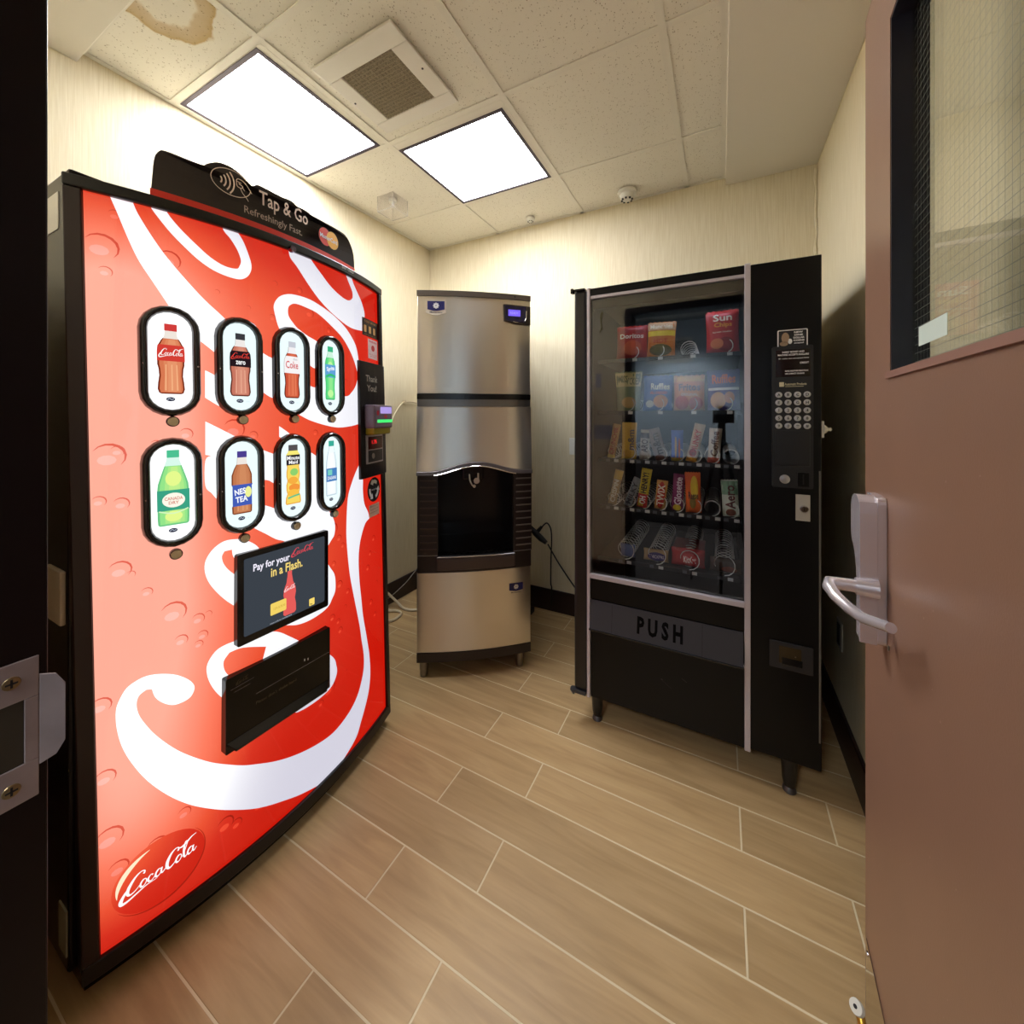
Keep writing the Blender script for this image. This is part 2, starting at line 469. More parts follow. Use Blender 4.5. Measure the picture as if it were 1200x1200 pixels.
def decal(name, sh, m, fn, parent=None, world=True, cuts=None, clip=None, uvfn=None, label=None):
    """Print on a surface: fn(a, b) -> 3D point. cuts = spacing of extra cuts so the print follows a curved surface."""
    bm = bmesh.new()
    vv = [bm.verts.new((p[0], p[1], 0)) for p in sh[0]]
    for f in sh[1]:
        try: bm.faces.new([vv[i] for i in f])
        except ValueError: pass
    def bis(co, no, clear=False):
        bmesh.ops.bisect_plane(bm, geom=bm.verts[:] + bm.edges[:] + bm.faces[:], plane_co=co, plane_no=no, clear_outer=clear)
    if clip:
        x0, x1, y0, y1 = clip
        bis((x0, 0, 0), (-1, 0, 0), True); bis((x1, 0, 0), (1, 0, 0), True); bis((0, y0, 0), (0, -1, 0), True); bis((0, y1, 0), (0, 1, 0), True)
    if cuts and bm.verts:
        x0 = min(v.co.x for v in bm.verts); x1 = max(v.co.x for v in bm.verts)
        k = math.floor(x0 / cuts) + 1
        while k * cuts < x1: bis((k * cuts, 0, 0), (1, 0, 0)); k += 1
    bm.verts.ensure_lookup_table(); bm.faces.ensure_lookup_table()
    for i, v in enumerate(bm.verts): v.index = i
    flat = [(v.co.x, v.co.y) for v in bm.verts]
    mb = MB(); mb.add([fn(*p) for p in flat], [tuple(v.index for v in f.verts) for f in bm.faces])
    bm.free()
    o = mk(name, mb, m, parent, world, label=label, recalc=False)
    if uvfn:
        l = o.data.uv_layers.new(name='panel')
        for lp in o.data.loops: l.data[lp.index].uv = uvfn(*flat[lp.vertex_index])
    return o

def script_logo():
    """The flowing two-word script, drawn with a pen, about 10 wide and 3.5 high."""
    S = []
    def st(pts, w0): S.append(stroke2d(pts, w0, 5))
    def oo(cx, cy, rx=.36, ry=.52, w0=.22):
        pts = [(cx + .28 * math.sin(a) * ry + rx * math.cos(a), cy + ry * math.sin(a)) for a in [2 * math.pi * k / 12 + .9 for k in range(13)]]
        S.append(stroke2d(pts, [w0 * (1.15 if math.cos(2 * math.pi * k / 12 + .9) < 0 else .6) for k in range(13)], 3))
    st([(2.9, 2.45), (3.05, 2.85), (2.6, 3.05), (1.9, 2.7), (1.15, 1.8), (.85, .95), (1.1, .45), (1.75, .6), (2.3, 1.05)], [.3, .15, .15, .3, .45, .4, .25, .14, .08])
    st([(1.35, 1.9), (.55, 1.1), (.05, .3), (.1, -.25), (.8, -.3), (1.9, .0), (3.1, .3), (4.4, .25)], [.1, .35, .5, .45, .3, .22, .16, .05])
    oo(2.75, 1.0)
    st([(3.95, 1.3), (3.7, 1.52), (3.35, 1.15), (3.35, .65), (3.7, .5), (4.15, .85)], [.22, .12, .26, .26, .14, .1])
    oo(4.6, 1.0); st([(5.1, 1.5), (4.95, .95), (5.05, .55), (5.5, .9), (5.85, 1.15)], [.2, .24, .2, .1, .16])
    st([(7.25, 2.35), (7.4, 2.8), (7.0, 3.0), (6.4, 2.65), (5.85, 1.8), (5.7, .9), (6.0, .45), (6.55, .7), (6.9, 1.1)], [.28, .15, .15, .3, .45, .42, .28, .14, .08])
    st([(7.3, 2.75), (7.8, 2.55), (8.4, 2.75), (9.2, 3.2), (9.9, 3.3)], [.08, .28, .34, .2, .05])
    oo(7.25, 1.0)
    st([(7.7, .8), (8.15, 1.7), (8.6, 2.8), (8.35, 3.0), (8.05, 2.0), (7.95, .9), (8.1, .5), (8.45, .85)], [.08, .12, .14, .16, .3, .28, .2, .08])
    oo(8.85, 1.0); st([(9.35, 1.5), (9.2, .95), (9.3, .5), (9.75, .9)], [.2, .24, .2, .06])
    return join2d(*S)
SCRIPT = script_logo()

M_BLACK = mat('black_gloss_plastic', (12, 12, 13), 0.22)
M_BLACKM = mat('black_satin_metal', (9, 9, 9), 0.42, bump=0.1)
M_DARK = mat('dark_plastic', (34, 32, 33), 0.45)
M_STEELT = mat('silver_trim', (196, 190, 198), 0.32, 0.35)
M_CHROME = mat('polished_chrome', (222, 218, 224), 0.12, 1.0)
M_WHITEP = mat('white_plastic', (228, 226, 216), 0.45)
M_PAPER = mat('white_paper', (222, 220, 214), 0.7)
M_PRINTK = mat('black_print', (16, 16, 18), 0.6)
M_PRINTW = mat('white_print', (232, 232, 232), 0.5)

# ================================================================== THE ROOM
M_WALL = wallpaper()
M_BASE = mat('dark_espresso_wood', (38, 22, 20), 0.4, var=0.15, vscale=(3, 3, 40))
M_FRAME = mat('dark_brown_painted_frame', (22, 8, 6), 0.45, bump=0.05, spec=0.2)
M_SOFFIT = mat('offwhite_painted_drywall', (232, 226, 214), 0.8, bump=0.1, bscale=60)
M_GRID = mat('white_ceiling_grid', (236, 231, 218), 0.5)
M_TILE = tilemat('mineral_fibre_tile'); M_TILES = tilemat('stained_mineral_fibre_tile', True)
M_PLANK = plankmat()
M_GROUT = mat('pale_grout', (212, 196, 160), 0.9)

# floor: grout bed with every plank tile laid on it
floor = struct('floor', MB().box(WL, WR, 0.0, WB, -0.06, -0.0008), M_GROUT)
PL, PW, GAP = 0.8865, 0.1495, 0.0038
def plank_bm(L, W):
    mb = MB(); e = 0.0012
    a, b = L / 2, W / 2
    mb.add([(-a, -b, -0.01), (a, -b, -0.01), (a, b, -0.01), (-a, b, -0.01), (-a, -b, -e), (a, -b, -e), (a, b, -e), (-a, b, -e),
            (-a + e, -b + e, 0), (a - e, -b + e, 0), (a - e, b - e, 0), (-a + e, b - e, 0)],
           [(3, 2, 1, 0), (0, 1, 5, 4), (1, 2, 6, 5), (2, 3, 7, 6), (3, 0, 4, 7), (4, 5, 9, 8), (5, 6, 10, 9), (6, 7, 11, 10), (7, 4, 8, 11), (8, 9, 10, 11)])
    return mb
full = None
for r in range(0, 17):
    y0, y1 = r * PW + 0.0005, (r + 1) * PW + 0.0005
    y0c, y1c = max(y0, 0.001), min(y1, WB - 0.001)
    if y1c - y0c < 0.02: continue
    ph = -0.833 if r % 2 else -0.580
    k = -3
    while ph + k * PL < WR:
        a, b = ph + k * PL, ph + (k + 1) * PL
        a, b = max(a, WL), min(b, WR); k += 1
        if b - a < 0.02: continue
        L, W = b - a - GAP, (y1c - y0c) - GAP
        if abs(L - (PL - GAP)) < 1e-6 and abs(W - (PW - GAP)) < 1e-4:
            if full is None:
                full = mk('plank', plank_bm(L, W), M_PLANK, floor); o = full
            else:
                o = full.copy(); C.objects.link(o); o.parent = floor
        else:
            o = mk('plank', plank_bm(L, W), M_PLANK, floor)
        o.location = ((a + b) / 2, (y0c + y1c) / 2, 0)

# walls
struct('wall_left', MB().box(WL - 0.1, WL, 0.0, WB + 0.1, -0.06, 2.75), M_WALL)
struct('wall_back', MB().box(WL, WR + 0.1, WB, WB + 0.1, -0.06, 2.75), M_WALL)
struct('wall_right', MB().box(WR, WR + 0.1, 0.0, WB, -0.06, 2.75), M_WALL)
DX0, DX1, DZ = -0.60, 0.190, 2.045       # clear door opening
struct('wall_front', MB().box(WL, DX0 - 0.05, 0.0, 0.12, 0, 2.75).box(DX1 + 0.05, WR, 0.0, 0.12, 0, 2.75).box(DX0 - 0.05, DX1 + 0.05, 0.0, 0.12, DZ + 0.05, 2.75), M_WALL)
# slightly puckered wallpaper seam in the back right corner
mb = MB(); mb.tube([(WR - 0.006 + 0.003 * math.sin(k * 1.7), WB - 0.006 + 0.002 * math.sin(k * 2.9), 1.82 + k * 0.045) for k in range(16)], [0.006 + 0.003 * math.sin(k * 2.3) for k in range(16)], 6)
struct('trim_1', mb, M_WALL, smooth=True)

def baseboard(name, x0, x1, y0, y1):
    struct(name, MB().box(x0, x1, y0, y1, 0.0005, 0.14), M_BASE, bevel=0.004)
baseboard('baseboard_left', WL, WL + 0.014, 0.12, WB - 0.014)
baseboard('baseboard_back', WL, WR - 0.014, WB - 0.014, WB)
baseboard('baseboard_right', WR - 0.014, WR, 0.12, WB)
baseboard('baseboard_front', WL + 0.014, DX0 - 0.055, 0.12, 0.134)

# ceiling: slab, grid, tiles, soffits
ceil = struct('ceiling', MB().box(WL - 0.1, WR + 0.1, 0.0, WB + 0.1, 2.70, 2.76), M_SOFFIT)
SX = 0.021; SY = 0.52; SZ = 2.52
struct('trim_2', MB().box(SX, WR, 0.12, WB, SZ, 2.70), M_SOFFIT, bevel=0.002)
struct('trim_3', MB().box(WL, SX, 0.12, SY, SZ, 2.70), M_SOFFIT, bevel=0.002)
gx = [WL, -1.390, -0.776, -0.172, SX]; gy = [SY, 0.79, 1.388, 1.995, WB]
tw = 0.0125
mb = MB()
for x in gx[1:4]: mb.box(x - tw, x + tw, SY, WB, CEIL, CEIL + 0.004).box(x - 0.002, x + 0.002, SY, WB, CEIL + 0.004, CEIL + 0.03)
grid = mk('ceiling_grid', mb, M_GRID, ceil)
mb = MB()
for y in gy[1:4]:
    for i in range(4): mb.box(gx[i] + (tw if i else 0), gx[i + 1] - (tw if i < 3 else 0), y - tw, y + tw, CEIL + 0.0002, CEIL + 0.004)
mk('cross_tee', mb, M_GRID, ceil)
mb = MB().box(WL, WL + 0.02, SY, WB, CEIL, CEIL + 0.003).box(WL + 0.02, SX - 0.02, WB - 0.02, WB, CEIL, CEIL + 0.003).box(SX - 0.02, SX, SY, WB, CEIL, CEIL + 0.003).box(WL + 0.02, SX - 0.02, SY, SY + 0.02, CEIL, CEIL + 0.003)
mk('wall_angle', mb, M_GRID, ceil)
LIGHTS = {(0, 1), (1, 2)}
for i in range(4):
    for j in range(4):
        if (i, j) in LIGHTS: continue
        x0, x1, y0, y1 = gx[i] + 0.003, gx[i + 1] - 0.003, gy[j] + 0.003, gy[j + 1] - 0.003
        st = (i, j) == (0, 0)
        o = mk('ceiling_tile', MB().box(x0, x1, y0, y1, CEIL + 0.0045, CEIL + 0.018), M_TILES if st else M_TILE, ceil)
        if st: o['label'] = 'ceiling tile with a brown ring-shaped water stain'

# ceiling lights
M_LENS = emis('lit_acrylic_lens', (242, 245, 255), PANEL_LIGHT / PRINT_GAIN)
M_LFRAME = mat('dark_grey_light_frame', (70, 62, 74), 0.4, 0.6)
for (i, j), (x0, x1, y0, y1), lab in (((0, 1), (-1.965, -1.430, 0.806, 1.372), 'lit square ceiling light panel beside the left wall, nearer to the water stain'),
                                     ((1, 2), (-1.382, -0.806, 1.440, 1.990), 'lit square ceiling light panel nearer to the back wall, above the ice machine')):
    t = thing('ceiling_light', lab, 'ceiling light', ((x0 + x1) / 2, (y0 + y1) / 2, CEIL), group='square ceiling light panels')
    f = 0.016
    bx0, bx1, by0, by1 = gx[i] + tw + 0.001 if i else WL + 0.021, gx[i + 1] - tw - 0.001, gy[j] + tw + 0.001, gy[j + 1] - tw - 0.001
    x0, x1, y0, y1 = max(x0, bx0), min(x1, bx1), max(y0, by0), min(y1, by1)
    mb = MB()
    for a in ((x0, x1, y0, y0 + f), (x0, x1, y1 - f, y1), (x0, x0 + f, y0 + f, y1 - f), (x1 - f, x1, y0 + f, y1 - f)): mb.box(*a, CEIL - 0.002, CEIL + 0.012)
    mk('frame', mb, M_LFRAME, t)
    mb = MB()
    for a in ((bx0, bx1, by0, y0), (bx0, bx1, y1, by1), (bx0, x0, y0, y1), (x1, bx1, y0, y1)):
        if a[1] - a[0] > 0.001 and a[3] - a[2] > 0.001: mb.box(*a, CEIL + 0.0005, CEIL + 0.01)
    mk('flange', mb, M_GRID, t)
    mk('diffuser', MB().box(x0 + f, x1 - f, y0 + f, y1 - f, CEIL + 0.002, CEIL + 0.006), M_LENS, t)
    mk('housing', MB().box(x0, x1, y0, y1, CEIL + 0.02, CEIL + 0.1), M_GRID, t)

# return air vent
t = thing('ceiling_vent', 'white square return air vent with a grey dusty filter grille in the ceiling', 'vent', (-1.13, 1.13, CEIL))
VX0, VX1, VY0, VY1 = -1.330, -0.940, 0.945, 1.318
ix0, ix1, iy0, iy1 = -1.262, -1.012, 1.020, 1.258
mb = MB()
for a in ((VX0, VX1, VY0, iy0), (VX0, VX1, iy1, VY1), (VX0, ix0, iy0, iy1), (ix1, VX1, iy0, iy1)): mb.box(*a, CEIL - 0.012, CEIL - 0.002)
mk('frame', mb, mat('white_enamel', (236, 231, 222), 0.4), t, bevel=0.003)
mk('filter', MB().box(ix0, ix1, iy0, iy1, CEIL - 0.007, CEIL - 0.003), mat('dusty_filter', (150, 138, 116), 0.95, bump=1.0, bscale=260, var=0.5, vscale=(170, 170, 170)), t)
mb = MB()
for k in range(1, 16):
    x = ix0 + (ix1 - ix0) * k / 16; mb.box(x - 0.0012, x + 0.0012, iy0, iy1, CEIL - 0.009, CEIL - 0.007)
    y = iy0 + (iy1 - iy0) * k / 16; mb.box(ix0, ix1, y - 0.0012, y + 0.0012, CEIL - 0.0091, CEIL - 0.0071)
o = mk('grille', mb, mat('grey_grille', (160, 148, 126), 0.8), t); o['kind'] = 'stuff'
for x, y in ((-1.315, 1.13), (-0.965, 1.13)):
    mk('screw', MB().cyl((x, y, CEIL - 0.0135), (x, y, CEIL - 0.012), 0.004, n=8), M_LFRAME, t)

# smoke detector, small sensor, sprinkler box
def detector(x, y, s, lab, cat, name):
    t = thing(name, lab, cat, (x, y, CEIL))
    mk('base', MB().lathe((x, y, CEIL), (0, 0, -1), [(0.052 * s, 0), (0.054 * s, 0.006), (0.052 * s, 0.016), (0.044 * s, 0.02)], 24), M_WHITEP, t, smooth=True)
    mk('sensor_head', MB().lathe((x, y, CEIL - 0.018 * s), (0, 0, -1), [(0.042 * s, 0), (0.038 * s, 0.016 * s), (0.027 * s, 0.03 * s), (0.02 * s, 0.033 * s)], 20), M_WHITEP, t, smooth=True)
    mb = MB()
    for k in range(8):
        a = 2 * math.pi * k / 8; r0 = 0.028 * s
        mb.box(x + r0 * math.cos(a) - 0.005 * s, x + r0 * math.cos(a) + 0.005 * s, y + r0 * math.sin(a) - 0.005 * s, y + r0 * math.sin(a) + 0.005 * s, CEIL - 0.052 * s, CEIL - 0.046 * s)
    mk('sensor_slots', mb, M_PRINTK, t)
detector(-0.475, 2.310, 1.0, 'white round smoke detector on the ceiling near the back wall', 'smoke detector', 'smoke_detector')
detector(-1.090, 2.325, 0.55, 'small white round sensor on the ceiling above the ice machine', 'sensor', 'ceiling_sensor')
t = thing('sprinkler_cover', 'clear plastic box around a sprinkler head on the ceiling beside the left wall', 'sprinkler', (-1.715, 1.745, CEIL))
M_ACR = glassmat('clear_acrylic', (0.93, 0.92, 0.93), 0.10, 0.05)
mk('box', MB().box(-1.775, -1.655, 1.685, 1.805, CEIL - 0.09, CEIL - 0.001), M_ACR, t)
mb = MB()
for a, b in (((-1.775, 1.685), (-1.655, 1.685)), ((-1.655, 1.685), (-1.655, 1.805)), ((-1.655, 1.805), (-1.775, 1.805)), ((-1.775, 1.805), (-1.775, 1.685))):
    mb.tube([(a[0], a[1], CEIL - 0.09), (b[0], b[1], CEIL - 0.09)], 0.0015, 5); mb.tube([(a[0], a[1], CEIL - 0.09), (a[0], a[1], CEIL - 0.001)], 0.0015, 5)
mk('edges', mb, mat('frosted_edge', (176, 168, 158), 0.5), t)
mk('sprinkler_head', MB().cyl((-1.715, 1.745, CEIL), (-1.715, 1.745, CEIL - 0.02), 0.022).cyl((-1.715, 1.745, CEIL - 0.02), (-1.715, 1.745, CEIL - 0.045), 0.006).cyl((-1.715, 1.745, CEIL - 0.045), (-1.715, 1.745, CEIL - 0.048), 0.016), M_WHITEP, t)

# door frame (jambs and head) with the strike plate
fr = struct('trim_4', MB().box(DX0 - 0.05, DX0, -0.02, 0.136, 0, DZ).box(DX1, DX1 + 0.05, -0.02, 0.136, 0, DZ).box(DX0 - 0.05, DX1 + 0.05, -0.02, 0.136, DZ, DZ + 0.05), M_FRAME, bevel=0.002)
t = thing('strike_plate', 'worn brushed metal strike plate on the dark brown left door jamb', 'strike plate', (DX0, 0.11, 0.975))
M_STRK = mat('worn_brushed_metal', (160, 142, 138), 0.42, 0.5, bump=0.3, bscale=90, var=0.12, vscale=(30, 30, 30))
def JX(y, z): return (DX0 + 0.0003, y, z)
def JF(y, z): return (DX0 + 0.0022, y, z)
outer = [(0.075, 0.905), (0.129, 0.905), (0.1295, 0.934), (0.141, 0.938), (0.1435, 0.948), (0.1435, 1.012), (0.141, 1.020), (0.1295, 1.024), (0.129, 1.043), (0.075, 1.043)]
mb = MB(); x0 = DX0
for (a, b, c, d) in ((0.075, 0.106, 0.905, 0.940), (0.075, 0.106, 1.008, 1.043), (0.075, 0.088, 0.94, 1.008), (0.1215, 0.129, 0.905, 1.043)): pass
mb.box(x0, x0 + 0.002, 0.075, 0.1295, 0.905, 0.942).box(x0, x0 + 0.002, 0.075, 0.1295, 1.004, 1.043).box(x0, x0 + 0.002, 0.120, 0.1295, 0.942, 1.004)
mb.prism([(0.1295, 0.934), (0.140, 0.938), (0.146, 0.950), (0.146, 1.008), (0.140, 1.020), (0.1295, 1.024)], lambda a, b: (x0 + (a - 0.1295) * 0.35, a, b), lambda a, b: (x0 + 0.002 + (a - 0.1295) * 0.35, a, b))
mk('plate', mb, M_STRK, t, bevel=0.0008)
mk('latch_pocket', MB().box(x0 + 0.0002, x0 + 0.0008, 0.090, 0.1195, 0.9425, 1.0035), mat('dark_pocket', (50, 38, 20), 0.7), t)
for z in (0.922, 1.0245):
    s = mk('screw', MB().lathe((x0 + 0.002, 0.112, z), (1, 0, 0), [(0.0062, 0), (0.0058, 0.0008), (0.003, 0.0012)], 16), mat('old_brass_screw', (150, 128, 92), 0.4, 0.9), t)
    mk('screw_cross', MB().box(x0 + 0.0031, x0 + 0.0034, 0.108, 0.116, z - 0.0008, z + 0.0008).box(x0 + 0.0031, x0 + 0.0034, 0.1112, 0.1128, z - 0.004, z + 0.004), M_PRINTK, s)

# hallway behind the camera, seen as a reflection in the snack machine glass
M_HALL = mat('pale_blue_grey_paint', (190, 200, 208), 0.7)
HY, HZ = -1.80, 2.42
struct('trim_5', MB().box(-3.0, 2.2, HY - 0.1, HY, 0, HZ).box(-3.1, -3.0, HY, 0, 0, HZ).box(2.2, 2.3, HY, 0, 0, HZ).box(-3.0, WL - 0.1, -0.05, 0, 0, HZ).box(WR + 0.1, 2.2, -0.05, 0, 0, HZ)
       .box(WL - 0.1, DX0 - 0.055, -0.021, -0.001, 0, HZ).box(DX1 + 0.055, WR + 0.1, -0.021, -0.001, 0, HZ).box(DX0 - 0.05, DX1 + 0.05, -0.021, -0.001, DZ + 0.055, HZ), M_HALL)
struct('trim_6', MB().box(-3.1, 2.3, HY - 0.1, -0.001, -0.06, -0.001), mat('hall_carpet', (70, 60, 54), 0.95))
struct('trim_7', MB().box(-3.1, 2.3, HY - 0.1, 0, HZ, HZ + 0.06), M_SOFFIT)
struct('trim_8', MB().box(-3.0, 2.2, HY, HY + 0.012, 0, 0.80), mat('dark_hall_wainscot', (44, 34, 30), 0.5))
t = thing('wall_grille', 'white louvred air grille high on the pale hallway wall', 'vent', (-0.54, HY, 2.03))
mb = MB(); gx0, gx1, gz0, gz1 = -0.80, -0.29, 1.90, 2.19
for a in ((gx0, gx1, gz0, gz0 + 0.03), (gx0, gx1, gz1 - 0.03, gz1), (gx0, gx0 + 0.03, gz0 + 0.03, gz1 - 0.03), (gx1 - 0.03, gx1, gz0 + 0.03, gz1 - 0.03)): mb.box(a[0], a[1], HY, HY + 0.012, a[2], a[3])
mk('frame', mb, M_WHITEP, t)
mk('backing', MB().box(gx0 + 0.03, gx1 - 0.03, HY + 0.0005, HY + 0.002, gz0 + 0.03, gz1 - 0.03), M_PRINTK, t)
s0 = None
for k in range(15):
    z = gz0 + 0.036 + k * 0.0158
    if s0 is None:
        s0 = mk('louvre', MB().hexa([(gx0 + 0.03, HY + 0.002, z + 0.006), (gx1 - 0.03, HY + 0.002, z + 0.006), (gx0 + 0.03, HY + 0.011, z - 0.003), (gx1 - 0.03, HY + 0.011, z - 0.003),
              (gx0 + 0.03, HY + 0.002, z + 0.008), (gx1 - 0.03, HY + 0.002, z + 0.008), (gx0 + 0.03, HY + 0.011, z - 0.001), (gx1 - 0.03, HY + 0.011, z - 0.001)]), M_WHITEP, t); zz0 = z
    else:
        o = s0.copy(); C.objects.link(o); o.parent = t; o.location = (0, 0, z - zz0)
for k, x in enumerate((-1.9, -0.45, 1.2)):
    t = thing('downlight', 'round recessed hallway downlight %s' % ('left of the doorway', 'straight before the doorway', 'right of the doorway')[k], 'downlight', (x, -1.25, HZ), group='hallway downlights')
    mk('trim_ring', MB().lathe((x, -1.25, HZ), (0, 0, -1), [(0.09, 0), (0.088, 0.006), (0.07, 0.004)], 24), M_WHITEP, t, smooth=True)
    mk('lamp', MB().cyl((x, -1.25, HZ - 0.005), (x, -1.25, HZ - 0.008), 0.066), emis('lit_downlight', (240, 246, 255), 8.0), t)
    ld = bpy.data.lights.new('hall_lamp', 'SPOT'); ld.spot_size = math.radians(128); ld.spot_blend = 0.5; ld.shadow_soft_size = 0.22; ld.energy = HALL_POWER; ld.color = (0.86, 0.93, 1.0)
    lo = bpy.data.objects.new('hall_lamp', ld); C.objects.link(lo); lo.location = (0, 0, -0.012); lo.parent = t

# switch plates and outlets
def plate(name, lab, cat, x0, x1, z0, z1, y, sgn, rocker=1, m=None):
    """A wall plate on a wall facing +-y."""
    t = thing(name, lab, cat, ((x0 + x1) / 2, y, (z0 + z1) / 2))
    ya, yb = sorted((y, y + sgn * 0.006))
    mk('plate', MB().box(x0, x1, ya, yb, z0, z1), m or M_WHITEP, t, bevel=0.002)
    for k in range(rocker):
        xc = x0 + (x1 - x0) * (k + .5) / rocker; ya, yb = sorted((y + sgn * 0.006, y + sgn * 0.010))
        mk('rocker', MB().box(xc - 0.016, xc + 0.016, ya, yb, (z0 + z1) / 2 - 0.033, (z0 + z1) / 2 + 0.033), m or M_WHITEP, t, bevel=0.002)
plate('light_switch', 'grey double light switch on the front wall beside the doorway', 'light switch', -0.890, -0.750, 1.095, 1.205, 0.12, 1, 2, mat('grey_plate', (168, 168, 180), 0.5))
plate('thermostat', 'small grey wall thermostat above the switch on the front wall', 'thermostat', -0.880, -0.835, 1.500, 1.612, 0.12, 1, 1, mat('grey_plate', (168, 168, 180), 0.5))
plate('wall_outlet', 'cream outlet plate on the back wall half behind the snack machine', 'outlet', -0.862, -0.792, 1.030, 1.137, WB, -1, 1)
t = thing('wall_outlet', 'low outlet plate on the shaded right wall behind the open door', 'outlet', (WR, 1.995, 0.415))
mk('plate', MB().box(WR - 0.006, WR, 1.96, 2.03, 0.36, 0.47), mat('beige_plate', (190, 184, 168), 0.5), t, bevel=0.002)
mk('socket', MB().box(WR - 0.009, WR - 0.006, 1.978, 2.012, 0.375, 0.455), M_DARK, t)

# the photographer's camera on its tripod stands behind the viewpoint and shows in the snack machine glass
t = thing('camera_tripod', 'black camera on a tripod in the doorway, seen as a dark reflection in the glass', 'tripod', (0, -0.12, 0))
mk('camera_body', MB().box(-.055, .085, -.115, -.045, 1.225, 1.320).box(-.02, .04, -.11, -.055, 1.320, 1.350), M_DARK, t, bevel=.008)
mk('lens', MB().cyl((0, -.045, 1.275), (0, -.015, 1.275), .034, .036, 20), M_BLACK, t, smooth=True)
mk('pan_head', MB().box(-.02, .03, -.10, -.05, 1.14, 1.225).cyl((0, -.12, 1.05), (0, -.12, 1.16), .03).box(-.02, .02, -.16, -.08, 1.13, 1.15), M_DARK, t, bevel=.004)
for k in range(3):
    a = math.radians(90 + 120 * k); 
    mk('leg', MB().tube([(0.03 * math.cos(a), -.12 + .03 * math.sin(a), 1.08), (.14 * math.cos(a), -.12 + .14 * math.sin(a) * .55, .55), (.24 * math.cos(a), -.12 + .24 * math.sin(a) * .55, 0.004)], [.016, .013, .010], 8), M_BLACK, t, smooth=True)

_decal = decal
def decal(*a, **k):      # print on the curved machine front is always cut finely enough to follow it
    if k.get('cuts') is None: k['cuts'] = 0.02
    return _decal(*a, **k)

# ================================================================== THE DRINKS MACHINE
def CS(u, z, off=0.0):
    """Curved front: u 0..1 across (left to right seen from the room), z height."""
    k = (z - 0.08) / 1.69
    ya = 0.355 - 0.028 * k; yb = 1.198 - 0.047 * k
    bul = 0.065 + 0.025 * k
    y = ya + (yb - ya) * u; x = -1.222 + bul * (1 - (2 * u - 1) ** 2)
    sx = -4 * bul * (2 * u - 1); sy = yb - ya; L = math.hypot(sx, sy)
    return (x + off * sy / L, y - off * sx / L, z)
CW = 0.87
def csheet(u0, u1, z0, z1, o0, o1, nu=24, nz=1):
    """A curved slab between offsets o0 (back) and o1 (front)."""
    mb = MB()
    n = nu + 1; m = nz + 1
    def P(i, j, o): return CS(u0 + (u1 - u0) * i / nu, z0 + (z1 - z0) * j / nz, o)
    vs = [P(i, j, o) for o in (o0, o1) for j in range(m) for i in range(n)]
    N = n * m; fs = []
    for j in range(nz):
        for i in range(nu):
            a = j * n + i; fs += [(a, a + 1, a + n + 1, a + n), (N + a, N + a + n, N + a + n + 1, N + a + 1)]
    for i in range(nu):
        fs += [(i, N + i, N + i + 1, i + 1), (nz * n + i, nz * n + i + 1, N + nz * n + i + 1, N + nz * n + i)]
    for j in range(nz):
        a = j * n; fs += [(a, a + n, N + a + n, N + a)]; a = j * n + nu; fs += [(a, N + a, N + a + n, a + n)]
    return mb.add(vs, fs)
